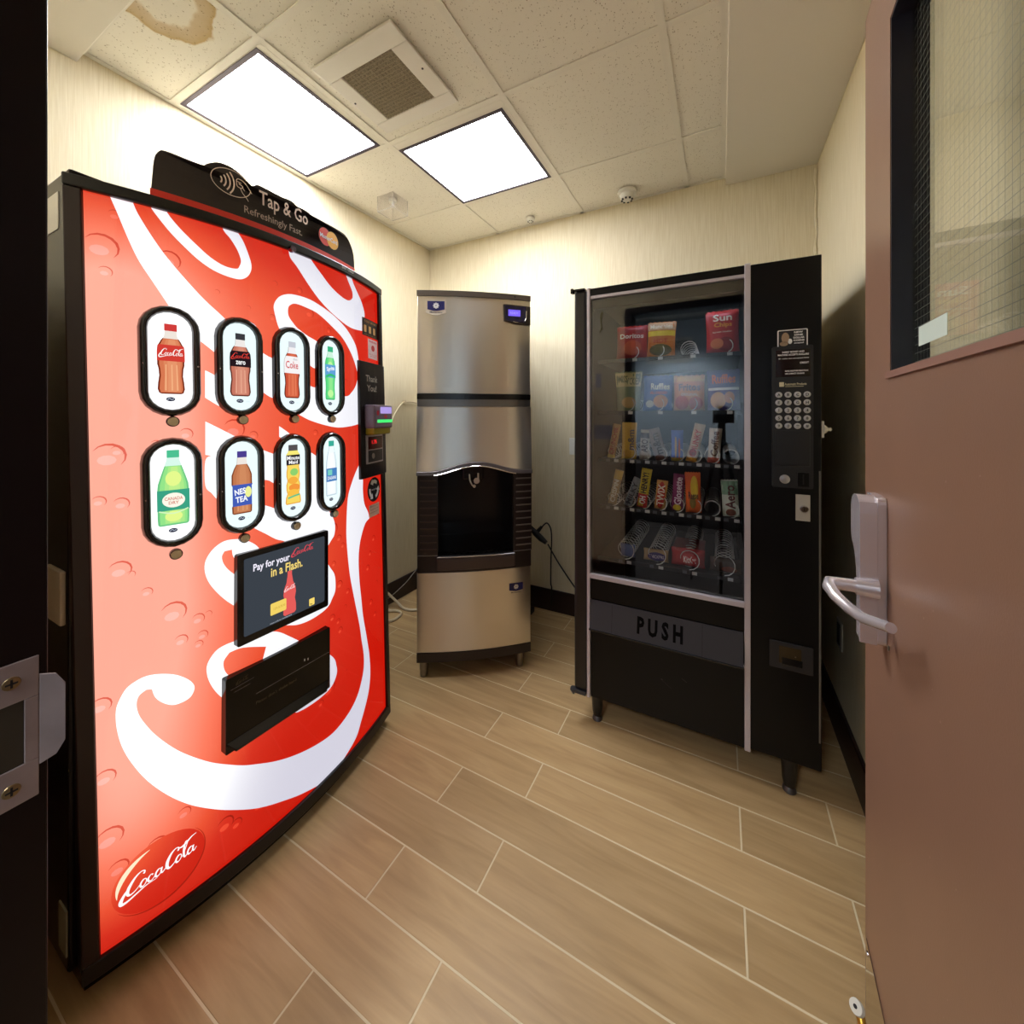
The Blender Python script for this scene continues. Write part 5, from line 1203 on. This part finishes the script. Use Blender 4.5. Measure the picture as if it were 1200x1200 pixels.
# selection module
mk('selection_panel', MB().prism(rect2d(.151, .264, 1.041, 1.510, .006), lambda a, b: (a, VY - .0005, b), lambda a, b: (a, VY - .012, b)), mat('module_black', (16, 16, 18), 0.4), vm, bevel=0.003)
KP = lambda a, b: (a, VY - .0126, b)
ds = decal('credit_display', tri2d([rect2d(.162, .256, 1.408, 1.498)]), mat('display_maroon', (20, 6, 10), 0.12), KP, vm)
decal('display_text', join2d(fit2d(text2d('INSERT MONEY AND', .02), .180, .240, 1.487, 1.493), fit2d(text2d('MACHINE ACCEPTS DOLLARS', .02), .168, .252, 1.478, 1.484), fit2d(text2d('$1 coins not accepted here', .01), .170, .252, 1.466, 1.471), fit2d(text2d('CREDIT', .02), .228, .252, 1.450, 1.456), fit2d(text2d('MAKE ANOTHER SELECTION', .02), .188, .250, 1.425, 1.430), fit2d(text2d('USE CORRECT CHANGE', .02), .188, .240, 1.416, 1.421)), M_PRINTW, lambda a, b: (a, VY - .0129, b), ds)
decal('panel_logo', join2d(tri2d([rect2d(.172, .185, 1.376, 1.391)]), fit2d(text2d('Automatic Products', .02), .187, .246, 1.380, 1.388), stroke2d([(.188, 1.376), (.238, 1.376)], .0014, 1, False)), mat('logo_cream', (200, 192, 160), 0.5), KP, vm)
KEYS = 'ABCDEFGH1234567890*#'
k0 = None
for r in range(5):
    for c in range(4):
        x, z = .1705 + c * .0257, 1.349 - r * .0258
        if k0 is None:
            k0 = mk('key', MB().lathe((x, VY - .0121, z), (0, -1, 0), [(.0098, 0), (.0096, .002), (.008, .0032)], 16), mat('key_silver', (176, 176, 178), 0.35, 0.5), vm, smooth=True); kx, kz_ = x, z; ko = k0
        else:
            ko = k0.copy(); C.objects.link(ko); ko.parent = vm; ko.location = (x - kx, 0, z - kz_)
        d = decal('key_letter', fit2d(text2d(KEYS[r * 4 + c], .02), kx - .0045, kx + .0045, kz_ - .0045, kz_ + .0045, keep=True), M_PRINTK, lambda a, b: (a, VY - .0158, b), ko)
bp_ = mk('bill_door', MB().box(.161, .255, VY - .014, VY - .012, 1.115, 1.231), mat('bill_black', (20, 20, 22), 0.35), vm, bevel=0.001)
mk('coin_button', MB().lathe((.187, VY - .012, 1.069), (0, -1, 0), [(.0145, 0), (.0145, .003), (.012, .0045)], 20), mat('button_silver', (168, 166, 166), 0.3, 0.8), vm, smooth=True)
mk('coin_slot_plate', MB().box(.222, .252, VY - .014, VY - .012, 1.048, 1.094), M_VB, vm)
mk('coin_slot', MB().box(.236, .239, VY - .0145, VY - .014, 1.055, 1.088), mat('slot_dark', (3, 3, 3), 0.5), vm)
lp_ = mk('lock_plate', MB().box(.218, .257, VY - .004, VY - .0002, .934, 1.020), mat('lock_plate_silver', (200, 198, 190), 0.35, 0.6), vm, bevel=0.001)
mk('lock', MB().lathe((.240, VY - .004, .974), (0, -1, 0), [(.012, 0), (.012, .006), (.009, .010), (.007, .010)], 20), M_CHROME, lp_, smooth=True)
mk('keyhole', MB().box(.2392, .2408, VY - .0145, VY - .0139, .969, .979), M_PRINTK, lp_)
st_ = decal('notice_sticker', tri2d([rect2d(.168, .251, 1.507, 1.566, .004, 3)]), M_PRINTW, lambda a, b: (a, VY - .0007, b), vm)
decal('sticker_field', tri2d([rect2d(.171, .248, 1.510, 1.563, .003, 3)]), M_PRINTK, lambda a, b: (a, VY - .0011, b), st_)
decal('sticker_portrait', join2d(tri2d([ell2d(.190, 1.539, .011, .018, 16)]), tri2d([ell2d(.186, 1.520, .012, .008, 12)])), mat('portrait_tan', (156, 130, 104), 0.6), lambda a, b: (a, VY - .0015, b), st_)
decal('sticker_text', join2d(tri2d([ell2d(.203, 1.527, .006, .009, 12)]), *[fit2d(text2d(t_, .04), x0_, x1_, z_ - .003, z_ + .003) for t_, x0_, x1_, z_ in (('NEW', .214, .238, 1.556), ('ONE', .214, .238, 1.547), ('DOLLAR', .212, .242, 1.538), ('COINS', .212, .242, 1.529), ('accepted', .214, .240, 1.520))]), M_PRINTW, lambda a, b: (a, VY - .0015, b), st_)
decal('scuff', join2d(tri2d([ell2d(-.20, .275, .004, .0025, 8)]), stroke2d([(-.20, .273), (-.165, .250)], .001, 1, False), stroke2d([(-.13, .30), (-.112, .29)], .002, 1, False)), mat('scuff_grey', (54, 50, 50), 0.7), lambda a, b: (a, VY + .0035, b), vm)
decal('glass_sticker_trace', join2d(stroke2d([(-.435, 1.66), (-.428, 1.70), (-.436, 1.685), (-.43, 1.63)], .004), stroke2d([(-.44, 1.62), (-.43, 1.64)], .004)), mat('olive_trace', (84, 78, 40), 0.6), lambda a, b: (a, VY + .0057, b), vm)
# glowing strip added behind the header to brighten the packets
mk('added_fill_strip', MB().box(-.46, .06, 1.668, 1.680, 1.770, 1.780), emis('added_fill_glow', (228, 234, 255), 14.0), vm)

# trays, price tags, coils
COLS8 = [-.411, -.346, -.285, -.221, -.157, -.094, -.030, .033]
M_COIL = mat('coil_wire', (226, 224, 220), 0.3, 0.4)
def helix(r, turns, pitch, n=14):
    pts = [(r * math.sin(2 * math.pi * k / n), pitch * k / n, r * (1 - math.cos(2 * math.pi * k / n)) + .002) for k in range(int(turns * n) + 1)]
    return MB().tube(pts, 0.0019, 5)
M_TRAY = mat('tray_black', (10, 10, 12), 0.4)
M_TAGW = mat('price_tag_white', (196, 194, 190), 0.6); M_TAGG = mat('price_tag_grey', (84, 84, 90), 0.6)
ROWS = [dict(z=1.515, r=.0300, cols=[-.335, -.235, -.115, .010], tr=7, p=.055), dict(z=1.296, r=.0290, cols=[-.375, -.335, -.262, -.215, -.120, -.105, .008, .030], tr=7, p=.055),
        dict(z=1.094, r=.0270, cols=COLS8, tr=8, p=.046), dict(z=.893, r=.0270, cols=COLS8, tr=8, p=.046), dict(z=.672, r=.0350, cols=[-.358, -.233, -.110, .012], tr=12, p=.036)]
ROWS[1]['cols'] = [-.352, -.235, -.112, .010]
protos = {}
for q, R_ in enumerate(ROWS):
    z = R_['z']
    tray = mk('tray', MB().box(-.470, .066, 1.696, 2.27, z - .008, z).box(-.470, .066, 1.690, 1.696, z - .012, z + .004), M_TRAY, vm)
    for i, x in enumerate(R_['cols']):
        key = (R_['r'], R_['tr'])
        if key not in protos:
            o = mk('coil', helix(R_['r'], R_['tr'], R_['p']), M_COIL, vm, world=False, smooth=True); protos[key] = o
        else:
            o = protos[key].copy(); C.objects.link(o); o.parent = vm
        o.location = (x + .13, 1.704 - 1.98, z)
        mk('price_tag', MB().box(x + .010, x + .028, 1.6885, 1.690, z - .010, z + .002), M_TAGW, tray)
        if q > 1: mk('price_tag', MB().box(x - .024, x - .008, 1.6885, 1.690, z - .010, z + .002), M_TAGG, tray)

# packets ------------------------------------------------------------------
def colmat(rgb, rough=.35): return mat('foil_%d_%d_%d' % rgb, rgb, rough, 0.0, spec=0.6)
def bag(lab, x, z0, w_, h_, body, bands=(), prints=(), tilt=0.0, yaw=0.0, depth=.022, y=1.745, name='snack_bag', cat='snack bag', group='snack bags in the vending machine', taper=0.0):
    t = thing(name, lab, cat, (x, y, z0), 0, group)
    def P(a, b, o=0.0, side=-1):  # a -1..1, b 0..1
        e = (1 - min(1, abs(a)) ** 2.4) ** .6 * max(0.0, 1 - abs(2 * b - 1) ** 5) ** .8
        wr = .0015 * math.sin(a * 9 + b * 5) * e
        px = a * w_ / 2 * (1 - taper * (1 - b)) * (1 - .05 * math.sin(math.pi * b)); py = side * (depth * e + wr + o); pz = b * h_
        c, s = math.cos(tilt), math.sin(tilt)
        return (px * c + pz * s, py, -px * s + pz * c)
    nu, nv = 12, 16; vs = []; fs = []
    for side in (-1, 1):
        for j in range(nv + 1):
            for i in range(nu + 1):
                zz = j / nv
                if j == nv: zz += .012 * ((i % 2) * 2 - 1)
                vs.append(P(-1 + 2 * i / nu, min(1.02, zz), 0, side))
    N = (nu + 1) * (nv + 1)
    mbk = MB()
    for j in range(nv):
        for i in range(nu):
            a = j * (nu + 1) + i; fs += [(a, a + 1, a + nu + 2, a + nu + 1), (N + a, N + a + nu + 1, N + a + nu + 2, N + a + 1)]
    mbk.add(vs, fs)
    for j in range(nv):
        a = j * (nu + 1); mbk.f.append((a, a + nu + 1, N + a + nu + 1, N + a)); a += nu; mbk.f.append((a, N + a, N + a + nu + 1, a + nu + 1))
    mk('packet', mbk, colmat(body), t, world=False, smooth=True)
    o_ = .0012
    F = lambda off: (lambda a, b: P(a / (w_ / 2), b / h_, off))
    def split(sh):  # keep the print close to the bulged surface
        return sh
    for kind, val, rgb in bands:
        o_ += .0003
        if kind == 'band': sh = tri2d([[(a, val[0] * h_) for a in [(-.97 + 1.94 * k / 10) * w_ / 2 for k in range(11)]] + [(a, val[1] * h_) for a in [(.97 - 1.94 * k / 10) * w_ / 2 for k in range(11)]]])
        else: sh = tri2d([ell2d(val[0] * w_ / 2, val[1] * h_, val[2] * w_ / 2, val[3] * h_, 20)])
        decal('printed_band' if kind == 'band' else 'printed_patch', sh, colmat(rgb), F(o_), t, world=False, cuts=w_ / 8)
    for txt, (x0, x1, y0, y1), rgb, rot in prints:
        o_ += .0003
        s = text2d(txt, .025)
        if rot: s = xf2d(s, 1, rot=math.radians(90))
        decal('printed_name', fit2d(s, x0 * w_ / 2, x1 * w_ / 2, y0 * h_, y1 * h_), colmat(rgb), F(o_), t, world=False, cuts=w_ / 8)
    return t
CRK = 'crisps in the upper rows of the snack machine'
bag('red tortilla chip bag on the top shelf, at the left', -.340, 1.517, .130, .145, (176, 34, 30), [('ell', (.1, .35, .6, .22), (206, 84, 42)), ('band', (.78, .97), (150, 20, 22))], [('Doritos', (-.75, .8, .62, .76), (235, 225, 215), 0)], group=CRK, tilt=.03)
bag('yellow and orange snack bag on the top shelf, second from the left', -.222, 1.517, .112, .150, (214, 128, 48), [('band', (.60, .74), (240, 214, 60)), ('ell', (0, .22, .8, .16), (96, 92, 40)), ('band', (.76, .97), (206, 170, 130))], [('Munchies', (-.8, .8, .80, .92), (235, 225, 200), 0), ('HOT', (-.5, .5, .40, .52), (200, 60, 40), 0)], group=CRK, tilt=.04)
bag('red wholegrain chip bag on the top shelf, at the right', .006, 1.517, .116, .170, (196, 40, 42), [('ell', (.2, .22, .5, .16), (150, 24, 28)), ('ell', (-.35, .24, .4, .12), (214, 120, 70)), ('band', (0, .97), (196, 40, 42))][:2], [('Sun', (-.55, .6, .74, .90), (240, 232, 215), 0), ('Chips', (-.5, .6, .58, .71), (240, 176, 60), 0), ('harvest cheddar', (-.6, .6, .48, .52), (240, 220, 200), 0)], group=CRK, tilt=-.02)
bag('pale green and cream chip bag, leftmost on the second shelf', -.352, 1.298, .118, .170, (128, 140, 96), [('band', (.62, .97), (222, 208, 150)), ('ell', (.1, .22, .6, .14), (206, 168, 100))], [('MISS', (-.7, .0, .72, .90), (90, 104, 60), 0), ('VICKIES', (-.1, .85, .66, .84), (90, 104, 60), 0)], group=CRK, taper=.18)
bag('bright blue ridged chip bag on the second shelf', -.235, 1.298, .116, .148, (30, 82, 178), [('ell', (.25, .28, .5, .18), (214, 150, 100)), ('ell', (-.5, .2, .3, .1), (235, 240, 245))], [('Ruffles', (-.45, .85, .60, .78), (240, 240, 245), 0), ('ALL DRESSED', (-.5, .7, .48, .55), (230, 90, 60), 0)], group=CRK, tilt=.03)
bag('orange and cream corn chip bag on the second shelf', -.114, 1.298, .116, .144, (222, 150, 92), [('band', (.82, .97), (226, 176, 96)), ('ell', (-.45, .24, .45, .20), (196, 72, 44)), ('ell', (.45, .22, .45, .18), (190, 78, 50))], [('Fritos', (-.65, .75, .56, .76), (70, 44, 60), 0), ('ORIGINAL', (-.5, .6, .42, .50), (240, 235, 220), 0)], group=CRK)
bag('purple chip bag with orange lettering on the second shelf, at the right', .010, 1.298, .114, .160, (70, 58, 132), [('band', (.50, .56), (235, 232, 240)), ('ell', (-.35, .26, .48, .20), (226, 178, 130)), ('ell', (.35, .32, .32, .14), (206, 140, 100))], [('Ruffles', (-.7, .75, .66, .88), (222, 84, 44), 0)], group=CRK, tilt=-.02)
def bar(lab, x, z0, w_, h_, body, bands, prints, tilt=0.0, cat='candy', d=.010, name='candy_bar', grp='candy in the coils of the snack machine', y=1.730):
    return bag(lab, x, z0, w_, h_, body, bands, prints, tilt, 0, d, y, name, cat, grp)
z3, z4, z5 = 1.096, .895, .674
bar('tan and red candy bar, first from the left on the third shelf', -.424, z3, .034, .150, (188, 140, 86), [('band', (.0, .10), (220, 190, 90))], [('CRUNCHIE', (-.6, .6, .12, .9), (170, 44, 40), 1)], .18)
bar('yellow candy packet standing on the third shelf', -.348, z3, .062, .155, (222, 176, 62), [('ell', (-.2, .15, .6, .10), (200, 150, 50))], [('m&m', (-.1, .75, .25, .80), (96, 84, 80), 1)], .02, name='candy_packet')
bar('white and black candy packet, third from the left on the third shelf', -.285, z3, .040, .125, (206, 196, 180), [('band', (.72, .90), (60, 46, 44))], [('ARO', (-.7, .7, .25, .68), (70, 46, 42), 1)], .05)
bar('silver grey candy packet leaning left on the third shelf', -.214, z3, .052, .135, (150, 140, 134), [('ell', (-.2, .1, .7, .1), (110, 60, 40))], [('m&m', (-.6, .6, .2, .85), (60, 50, 50), 1)], -.28, name='candy_packet')
bar('blue and gold candy packet on the third shelf', -.157, z3, .046, .125, (74, 108, 206), [('band', (.0, .12), (200, 170, 60)), ('ell', (-.2, .45, .18, .35), (214, 176, 120)), ('ell', (.4, .40, .16, .35), (190, 90, 60))], [], .0, name='candy_packet')
bar('cream candy bar with red lettering leaning right on the third shelf', -.106, z3, .040, .155, (214, 186, 150), [('band', (0, .12), (230, 160, 50)), ('ell', (-.1, .25, .7, .1), (130, 40, 34))], [('CHUNKY', (-.6, .6, .15, .85), (190, 50, 48), 1)], .22)
bar('white candy bar with brown lettering, second from the right on the third shelf', -.026, z3, .045, .135, (218, 204, 184), [('band', (.0, .16), (214, 98, 74))], [('Coffee', (-.6, .6, .2, .92), (120, 84, 70), 1)], .06)
bar('beige candy bar with a yellow top, leftmost on the fourth shelf', -.420, z4, .036, .155, (178, 150, 112), [('band', (.74, .98), (206, 170, 80))], [('CRISPIN', (-.6, .6, .08, .72), (236, 228, 214), 1)], .22)
bar('silver candy bar leaning right on the fourth shelf', -.355, z4, .036, .130, (150, 154, 158), [], [('MILKY', (-.6, .6, .1, .85), (70, 74, 84), 1)], .36)
bar('yellow and red peanut candy bar with black lettering on the fourth shelf', -.296, z4, .042, .165, (226, 198, 46), [('band', (0, .36), (196, 40, 34))], [('OH', (-.6, .6, .10, .30), (250, 245, 235), 1), ('HENRY!', (-.6, .6, .38, .90), (40, 30, 26), 1)], .14)
bar('gold and red caramel biscuit candy bar on the fourth shelf', -.224, z4, .044, .120, (206, 150, 74), [('ell', (0, .5, .75, .46), (190, 48, 38))], [('TWIX', (-.65, .65, .14, .86), (246, 236, 215), 1)], .10)
bar('purple candy box with white lettering on the fourth shelf', -.158, z4, .044, .150, (130, 34, 92), [('ell', (0, .10, .7, .09), (236, 206, 60))], [('Glosette', (-.6, .7, .18, .92), (240, 226, 236), 1)], .06)
bar('bright orange candy packet on the fourth shelf', -.096, z4, .058, .160, (236, 104, 30), [('ell', (.2, .62, .5, .30), (236, 200, 50)), ('ell', (-.05, .25, .4, .14), (150, 120, 40))], [('Reese', (-.6, .7, .34, .52), (90, 60, 40), 0)], -.03, name='candy_packet')
bar('green and white mint candy packet, rightmost on the fourth shelf', .034, z4, .058, .140, (206, 214, 200), [('band', (.60, .97), (130, 170, 140)), ('ell', (0, .12, .6, .10), (150, 90, 66))], [('Aero', (-.6, .6, .22, .86), (110, 60, 64), 1)], -.05, name='candy_packet')
mk('price_roll', MB().tube([(-.030, 1.712, z4 + .028), (-.030, 2.0, z4 + .034)], .025, 18, cap=False), mat('grey_tube', (96, 98, 98), 0.35), vm, smooth=True)
bar('blue and silver gum packet inside the leftmost bottom coil', -.355, z5, .062, .055, (106, 118, 164), [], [], .0, d=.012, name='candy_packet', y=1.742)
bar('brown and cream peanut bar inside a bottom coil', -.240, z5, .100, .050, (178, 150, 106), [('ell', (.1, .45, .75, .36), (64, 50, 110))], [('SNICKERS', (-.5, .7, .32, .58), (226, 214, 220), 0)], .0, d=.012, y=1.742)
bar('red wafer bar inside a bottom coil', -.118, z5, .125, .072, (170, 26, 34), [('ell', (.1, .45, .45, .34), (200, 60, 60))], [('KitKat', (-.25, .5, .25, .62), (250, 240, 236), 0)], .0, d=.014, y=1.742)
bar('dark brown chocolate bar inside the rightmost bottom coil', .015, z5, .110, .055, (58, 40, 30), [('ell', (.25, .3, .5, .2), (120, 54, 32))], [], .0, d=.012, y=1.742)
for k in range(1, 6):
    bar('red wafer bar, %s in the queue behind the front one in the bottom coil' % ('first', 'second', 'third', 'fourth', 'last')[k - 1], -.118, z5, .120, .070, (110, 22, 26), [], [], 0, d=.010, y=1.742 + .03 * k, grp='red wafer bars queued in the bottom coil')

# ================================================================== THE OPEN DOOR
DU = Vector((0.06019, 0.99819)); DN = Vector((-0.99819, 0.06019)); DP = Vector((0.2447, 0.988))
def DD(s, z, o=0.0):
    """s metres from the free edge back towards the hinge, o outwards from the visible face"""
    return (DP.x - s * DU.x + o * DN.x, DP.y - s * DU.y + o * DN.y, z)
DWID, DT, DTOP = 0.815, 0.045, 2.035
door = thing('door_1', 'open brown metal door with a wired glass window and a silver lever lock at the right', 'door', (DD(DWID, 0)[0], DD(DWID, 0)[1], 0)); door['kind'] = 'structure'
def dbox(mb, s0, s1, z0, z1, o0, o1):
    return mb.hexa([DD(s, z, o) for z in (z0, z1) for o in (o0, o1) for s in (s0, s1)])
WS0, WS1, WZ0, WZ1 = .159, .690, 1.345, 1.905
M_DOOR = mat('brown_door_paint', (140, 106, 84), 0.36, bump=0.12, bscale=350, var=0.05, vscale=(6, 6, 6))
mb = MB(); dbox(mb, 0, WS0, .008, DTOP, -DT, 0); dbox(mb, WS1, DWID, .008, DTOP, -DT, 0); dbox(mb, WS0, WS1, .008, WZ0, -DT, 0); dbox(mb, WS0, WS1, WZ1, DTOP, -DT, 0)
mk('door_leaf', mb, M_DOOR, door)
mb = MB()
e = .010
dbox(mb, WS0 - e, WS1 + e, WZ0 - .006, WZ0 + .004, 0.0003, .004); 
mk('window_sill_bead', mb, mat('light_brown_bead', (150, 112, 96), 0.4), door)
mb = MB(); dbox(mb, WS0 + .0002, WS0 + .003, WZ0 + .004, WZ1, -DT + .001, -.001); dbox(mb, WS1 - .003, WS1 - .0002, WZ0 + .004, WZ1, -DT + .001, -.001); dbox(mb, WS0 + .003, WS1 - .003, WZ1 - .003, WZ1 - .0002, -DT + .001, -.001); dbox(mb, WS0 + .003, WS1 - .003, WZ0 + .0002, WZ0 + .004, -DT + .001, -.001)
mk('window_reveal', mb, mat('dark_navy_reveal', (30, 28, 38), 0.4), door)
mb = MB(); dbox(mb, WS0 + .0031, WS1 - .0031, WZ0 + .0045, WZ1 - .0035, -.030, -.025)
gl = mk('window_glass', mb, glassmat('wired_glass', (0.95, 0.97, 0.92), 0.04, 0.03), door)
mb = MB(); sp_ = .0127
k = 1
while WS0 + .003 + k * sp_ < WS1 - .004:
    s = WS0 + .003 + k * sp_; mb.add([DD(s - .0004, WZ0 + .005, -.0275), DD(s + .0004, WZ0 + .005, -.0275), DD(s + .0004, WZ1 - .004, -.0275), DD(s - .0004, WZ1 - .004, -.0275)], [(0, 1, 2, 3)]); k += 1
k = 1
while WZ0 + .004 + k * sp_ < WZ1 - .004:
    z = WZ0 + .004 + k * sp_; mb.add([DD(WS0 + .004, z - .0004, -.0272), DD(WS1 - .004, z - .0004, -.0272), DD(WS1 - .004, z + .0004, -.0272), DD(WS0 + .004, z + .0004, -.0272)], [(0, 1, 2, 3)]); k += 1
o = mk('wire_mesh', mb, mat('dull_wire', (140, 140, 128), 0.4, 0.7), door, recalc=False); o['kind'] = 'stuff'
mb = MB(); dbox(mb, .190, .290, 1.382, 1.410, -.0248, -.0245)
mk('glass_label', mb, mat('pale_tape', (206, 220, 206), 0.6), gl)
# kick plate, mirror-polished
mb = MB(); dbox(mb, .012, DWID - .02, .02, .292, .0004, .0018)
kp = mk('kick_plate', mb, mat('polished_kick_plate', (196, 190, 182), 0.08, 1.0), door)
c = DD(.024, .276, .0018); c2 = DD(.024, .276, .003)
mk('screw', MB().cyl(c, c2, .004, n=10), M_CHROME, kp)
# kick-down door holder folded up on the door
M_BRASS = mat('worn_brass', (186, 146, 60), 0.3, 0.95)
hd_ = mk('door_holder', MB().tube([DD(.225, .150, .010), DD(.185, .195, .016), DD(.110, .258, .028)], .0065, 10), M_BRASS, door, smooth=True)
a = Vector(DD(.110, .262, .028))
dv = Vector((DN.x * .55 - DU.x * .5, DN.y * .55 - DU.y * .5, .62)).normalized()
mk('rubber_foot', MB().lathe(a, dv, [(.0065, 0), (.0098, .003), (.0104, .008), (.0095, .011), (.004, .0114)], 24), mat('offwhite_rubber', (206, 202, 186), 0.6), hd_, smooth=True)
p_ = a + dv * .0115
mk('foot_screw', MB().cyl(p_, p_ + dv * .0010, .0028, n=12), M_PRINTK, hd_)
mb = MB(); dbox(mb, .185, .235, .10, .16, .002, .008); mk('holder_bracket', mb, M_BRASS, hd_)
# electronic lock: tall escutcheon, swept waist, lever
M_LOCK = mat('satin_chrome', (236, 230, 234), 0.22, 0.65)
def esc(pts, o0, o1, name, m, bev=.004, parent=door):
    return mk(name, MB().prism(pts, lambda a, b: DD(a, b, o0), lambda a, b: DD(a, b, o1)), m, parent, bevel=bev, segs=3)
back = rect2d(.072, .146, .906, 1.146, .010, 4)
lk = esc(back, .0004, .012, 'lock_backplate', M_LOCK, .003)
front = [(.078, 1.070), (.078, 1.122), (.092, 1.141), (.118, 1.146), (.140, 1.136), (.146, 1.120), (.146, .925), (.136, .912), (.120, .912), (.120, 1.000), (.114, 1.030), (.098, 1.052)]
esc(smooth_poly(front, 3, 65), .012, .034, 'lock_housing', M_LOCK, .005, lk)
esc(rect2d(.070, .078, 1.078, 1.104, .002, 2), .010, .026, 'card_sensor', mat('lock_grey', (150, 140, 140), 0.35, 0.7), .001, lk)
mk('lever_hub', MB().cyl(DD(.150, 1.0, .012), DD(.150, 1.0, .040), .0150, .0135, 20), M_LOCK, lk, smooth=True)
lev = [(.150, 1.0, .036), (.152, 1.0, .060), (.154, 1.0, .074), (.166, .997, .0765), (.186, .990, .0700), (.210, .984, .058), (.250, .988, .0480), (.280, .997, .0390), (.305, 1.004, .0310)]
mk('lever', MB().tube([DD(*p) for p in lev], [.0105, .0100, .0100, .0095, .0090, .0085, .0080, .0075, .0068], 14), M_LOCK, lk, smooth=True)
mk('key_cylinder', MB().cyl(DD(.097, .928, .012), DD(.097, .928, .018), .010, .009, 16), M_LOCK, lk, smooth=True)
mk('backplate_screw', MB().cyl(DD(.155, .912, .0004), DD(.155, .912, .002), .004, n=10), mat('tarnished_screw', (150, 146, 130), 0.4, 0.8), lk)
mb = MB()
rr = random.Random(3)
for k in range(46):
    s, z = rr.uniform(.02, .62), rr.uniform(.32, 1.30); q = rr.uniform(.0006, .0016)
    mb.add([DD(s - q, z - q, .0003), DD(s + q, z - q * .6, .0003), DD(s + q, z + q, .0003), DD(s - q * .5, z + q, .0003)], [(0, 1, 2, 3)])
o = mk('paint_chips', mb, mat('pale_chip', (176, 150, 136), 0.6), door, recalc=False); o['kind'] = 'stuff'
for zc in (.25, 1.05, 1.85):
    mk('hinge', MB().cyl(DD(DWID + .004, zc - .05, -.002), DD(DWID + .004, zc + .05, -.002), .007, n=12), M_SSG, door, smooth=True)

# ================================================================== CABLES ON THE FLOOR AND WALLS
def cable(name, lab, pts, r, m, cat):
    mb = MB(); P3 = []
    q = [Vector(p) for p in pts]
    for i in range(len(q) - 1):
        a, b, c, d = q[max(i - 1, 0)], q[i], q[i + 1], q[min(i + 2, len(q) - 1)]
        for k in range(6):
            t = k / 6; P3.append(0.5 * ((2 * b) + (-a + c) * t + (2 * a - 5 * b + 4 * c - d) * t * t + (-a + 3 * b - 3 * c + d) * t ** 3))
    P3.append(q[-1]); mb.tube(P3, r, 8)
    return tag(mk(name, mb, m, smooth=True), lab, cat)
M_CRM = mat('cream_hose', (206, 190, 156), 0.5)
cable('water_hose', 'cream tube looping up the left wall from the drinks machine to the ice machine', [(-1.985, 1.55, .70), (-1.985, 1.78, 1.05), (-1.985, 1.91, 1.151), (-1.985, 1.971, 1.177), (-1.985, 2.042, 1.292), (-1.985, 2.108, 1.364), (-1.985, 2.168, 1.378), (-1.985, 2.25, 1.374), (-1.985, 2.35, 1.34)], .0055, M_CRM, 'hose')
tag(mk('pipe_clip', MB().box(WL, WL + .022, 2.128, 2.142, 1.362, 1.390), M_CRM, bevel=.002), 'small cream clip holding the tube to the left wall', 'clip')
cable('drain_hose', 'thick cream hose curling on the floor between the two machines', [(-1.985, 1.80, .35), (-1.98, 1.90, .16), (-1.955, 1.955, .09), (-1.90, 1.985, .03), (-1.86, 1.985, .009), (-1.80, 1.985, .009), (-1.74, 2.02, .009)], .009, M_CRM, 'hose')
cable('floor_hose', 'cream hose lying in a loop on the tiles beside the drinks machine', [(-1.70, 1.62, .009), (-1.815, 1.78, .009), (-1.80, 1.85, .009), (-1.82, 1.925, .009), (-1.885, 1.93, .009), (-1.93, 1.86, .009), (-1.90, 1.75, .009)], .0085, M_CRM, 'hose')
cable('grey_cable', 'thin grey cable sagging in front of the left baseboard', [(-1.975, 1.70, .02), (-1.975, 1.86, .045), (-1.975, 2.0, .06), (-1.975, 2.14, .10), (-1.975, 2.26, .16), (-1.975, 2.36, .2)], .0025, mat('grey_cable', (150, 146, 136), 0.5), 'cable')
M_CORD = mat('black_cord', (14, 13, 14), 0.4)
cable('power_cable', 'black power cord running down the back wall behind the baseboard top', [(-1.06, 2.385, .52), (-1.02, 2.385, .57), (-.995, 2.385, .58), (-.972, 2.385, .54), (-.968, 2.385, .46), (-.972, 2.385, .36), (-.976, 2.39, .2), (-.976, 2.405, .16), (-.976, 2.404, .05)], .0045, M_CORD, 'cord')
cable('extension_cord', 'taut black cord slanting from the adapter down behind the snack machine', [(-.975, 2.34, .462), (-.90, 2.33, .360), (-.80, 2.32, .245), (-.70, 2.30, .15), (-.62, 2.27, .06)], .0045, M_CORD, 'cord')
t = thing('power_adapter', 'black plug adapter hanging beside the ice machine', 'adapter', (-1.03, 2.34, .50))
mk('body', MB().tube([(-1.10, 2.34, .555), (-1.06, 2.34, .520), (-1.02, 2.34, .490), (-.985, 2.34, .468)], [.014, .020, .020, .013], 10), M_CORD, t, smooth=True)
mk('plug', MB().tube([(-1.055, 2.35, .525), (-1.030, 2.37, .560)], [.014, .009], 10), M_CORD, t, smooth=True)
tag(mk('floor_box', MB().box(-1.135, -1.075, 2.30, 2.36, .001, .035), M_CORD, bevel=.006), 'small black box on the floor behind the ice machine', 'box')
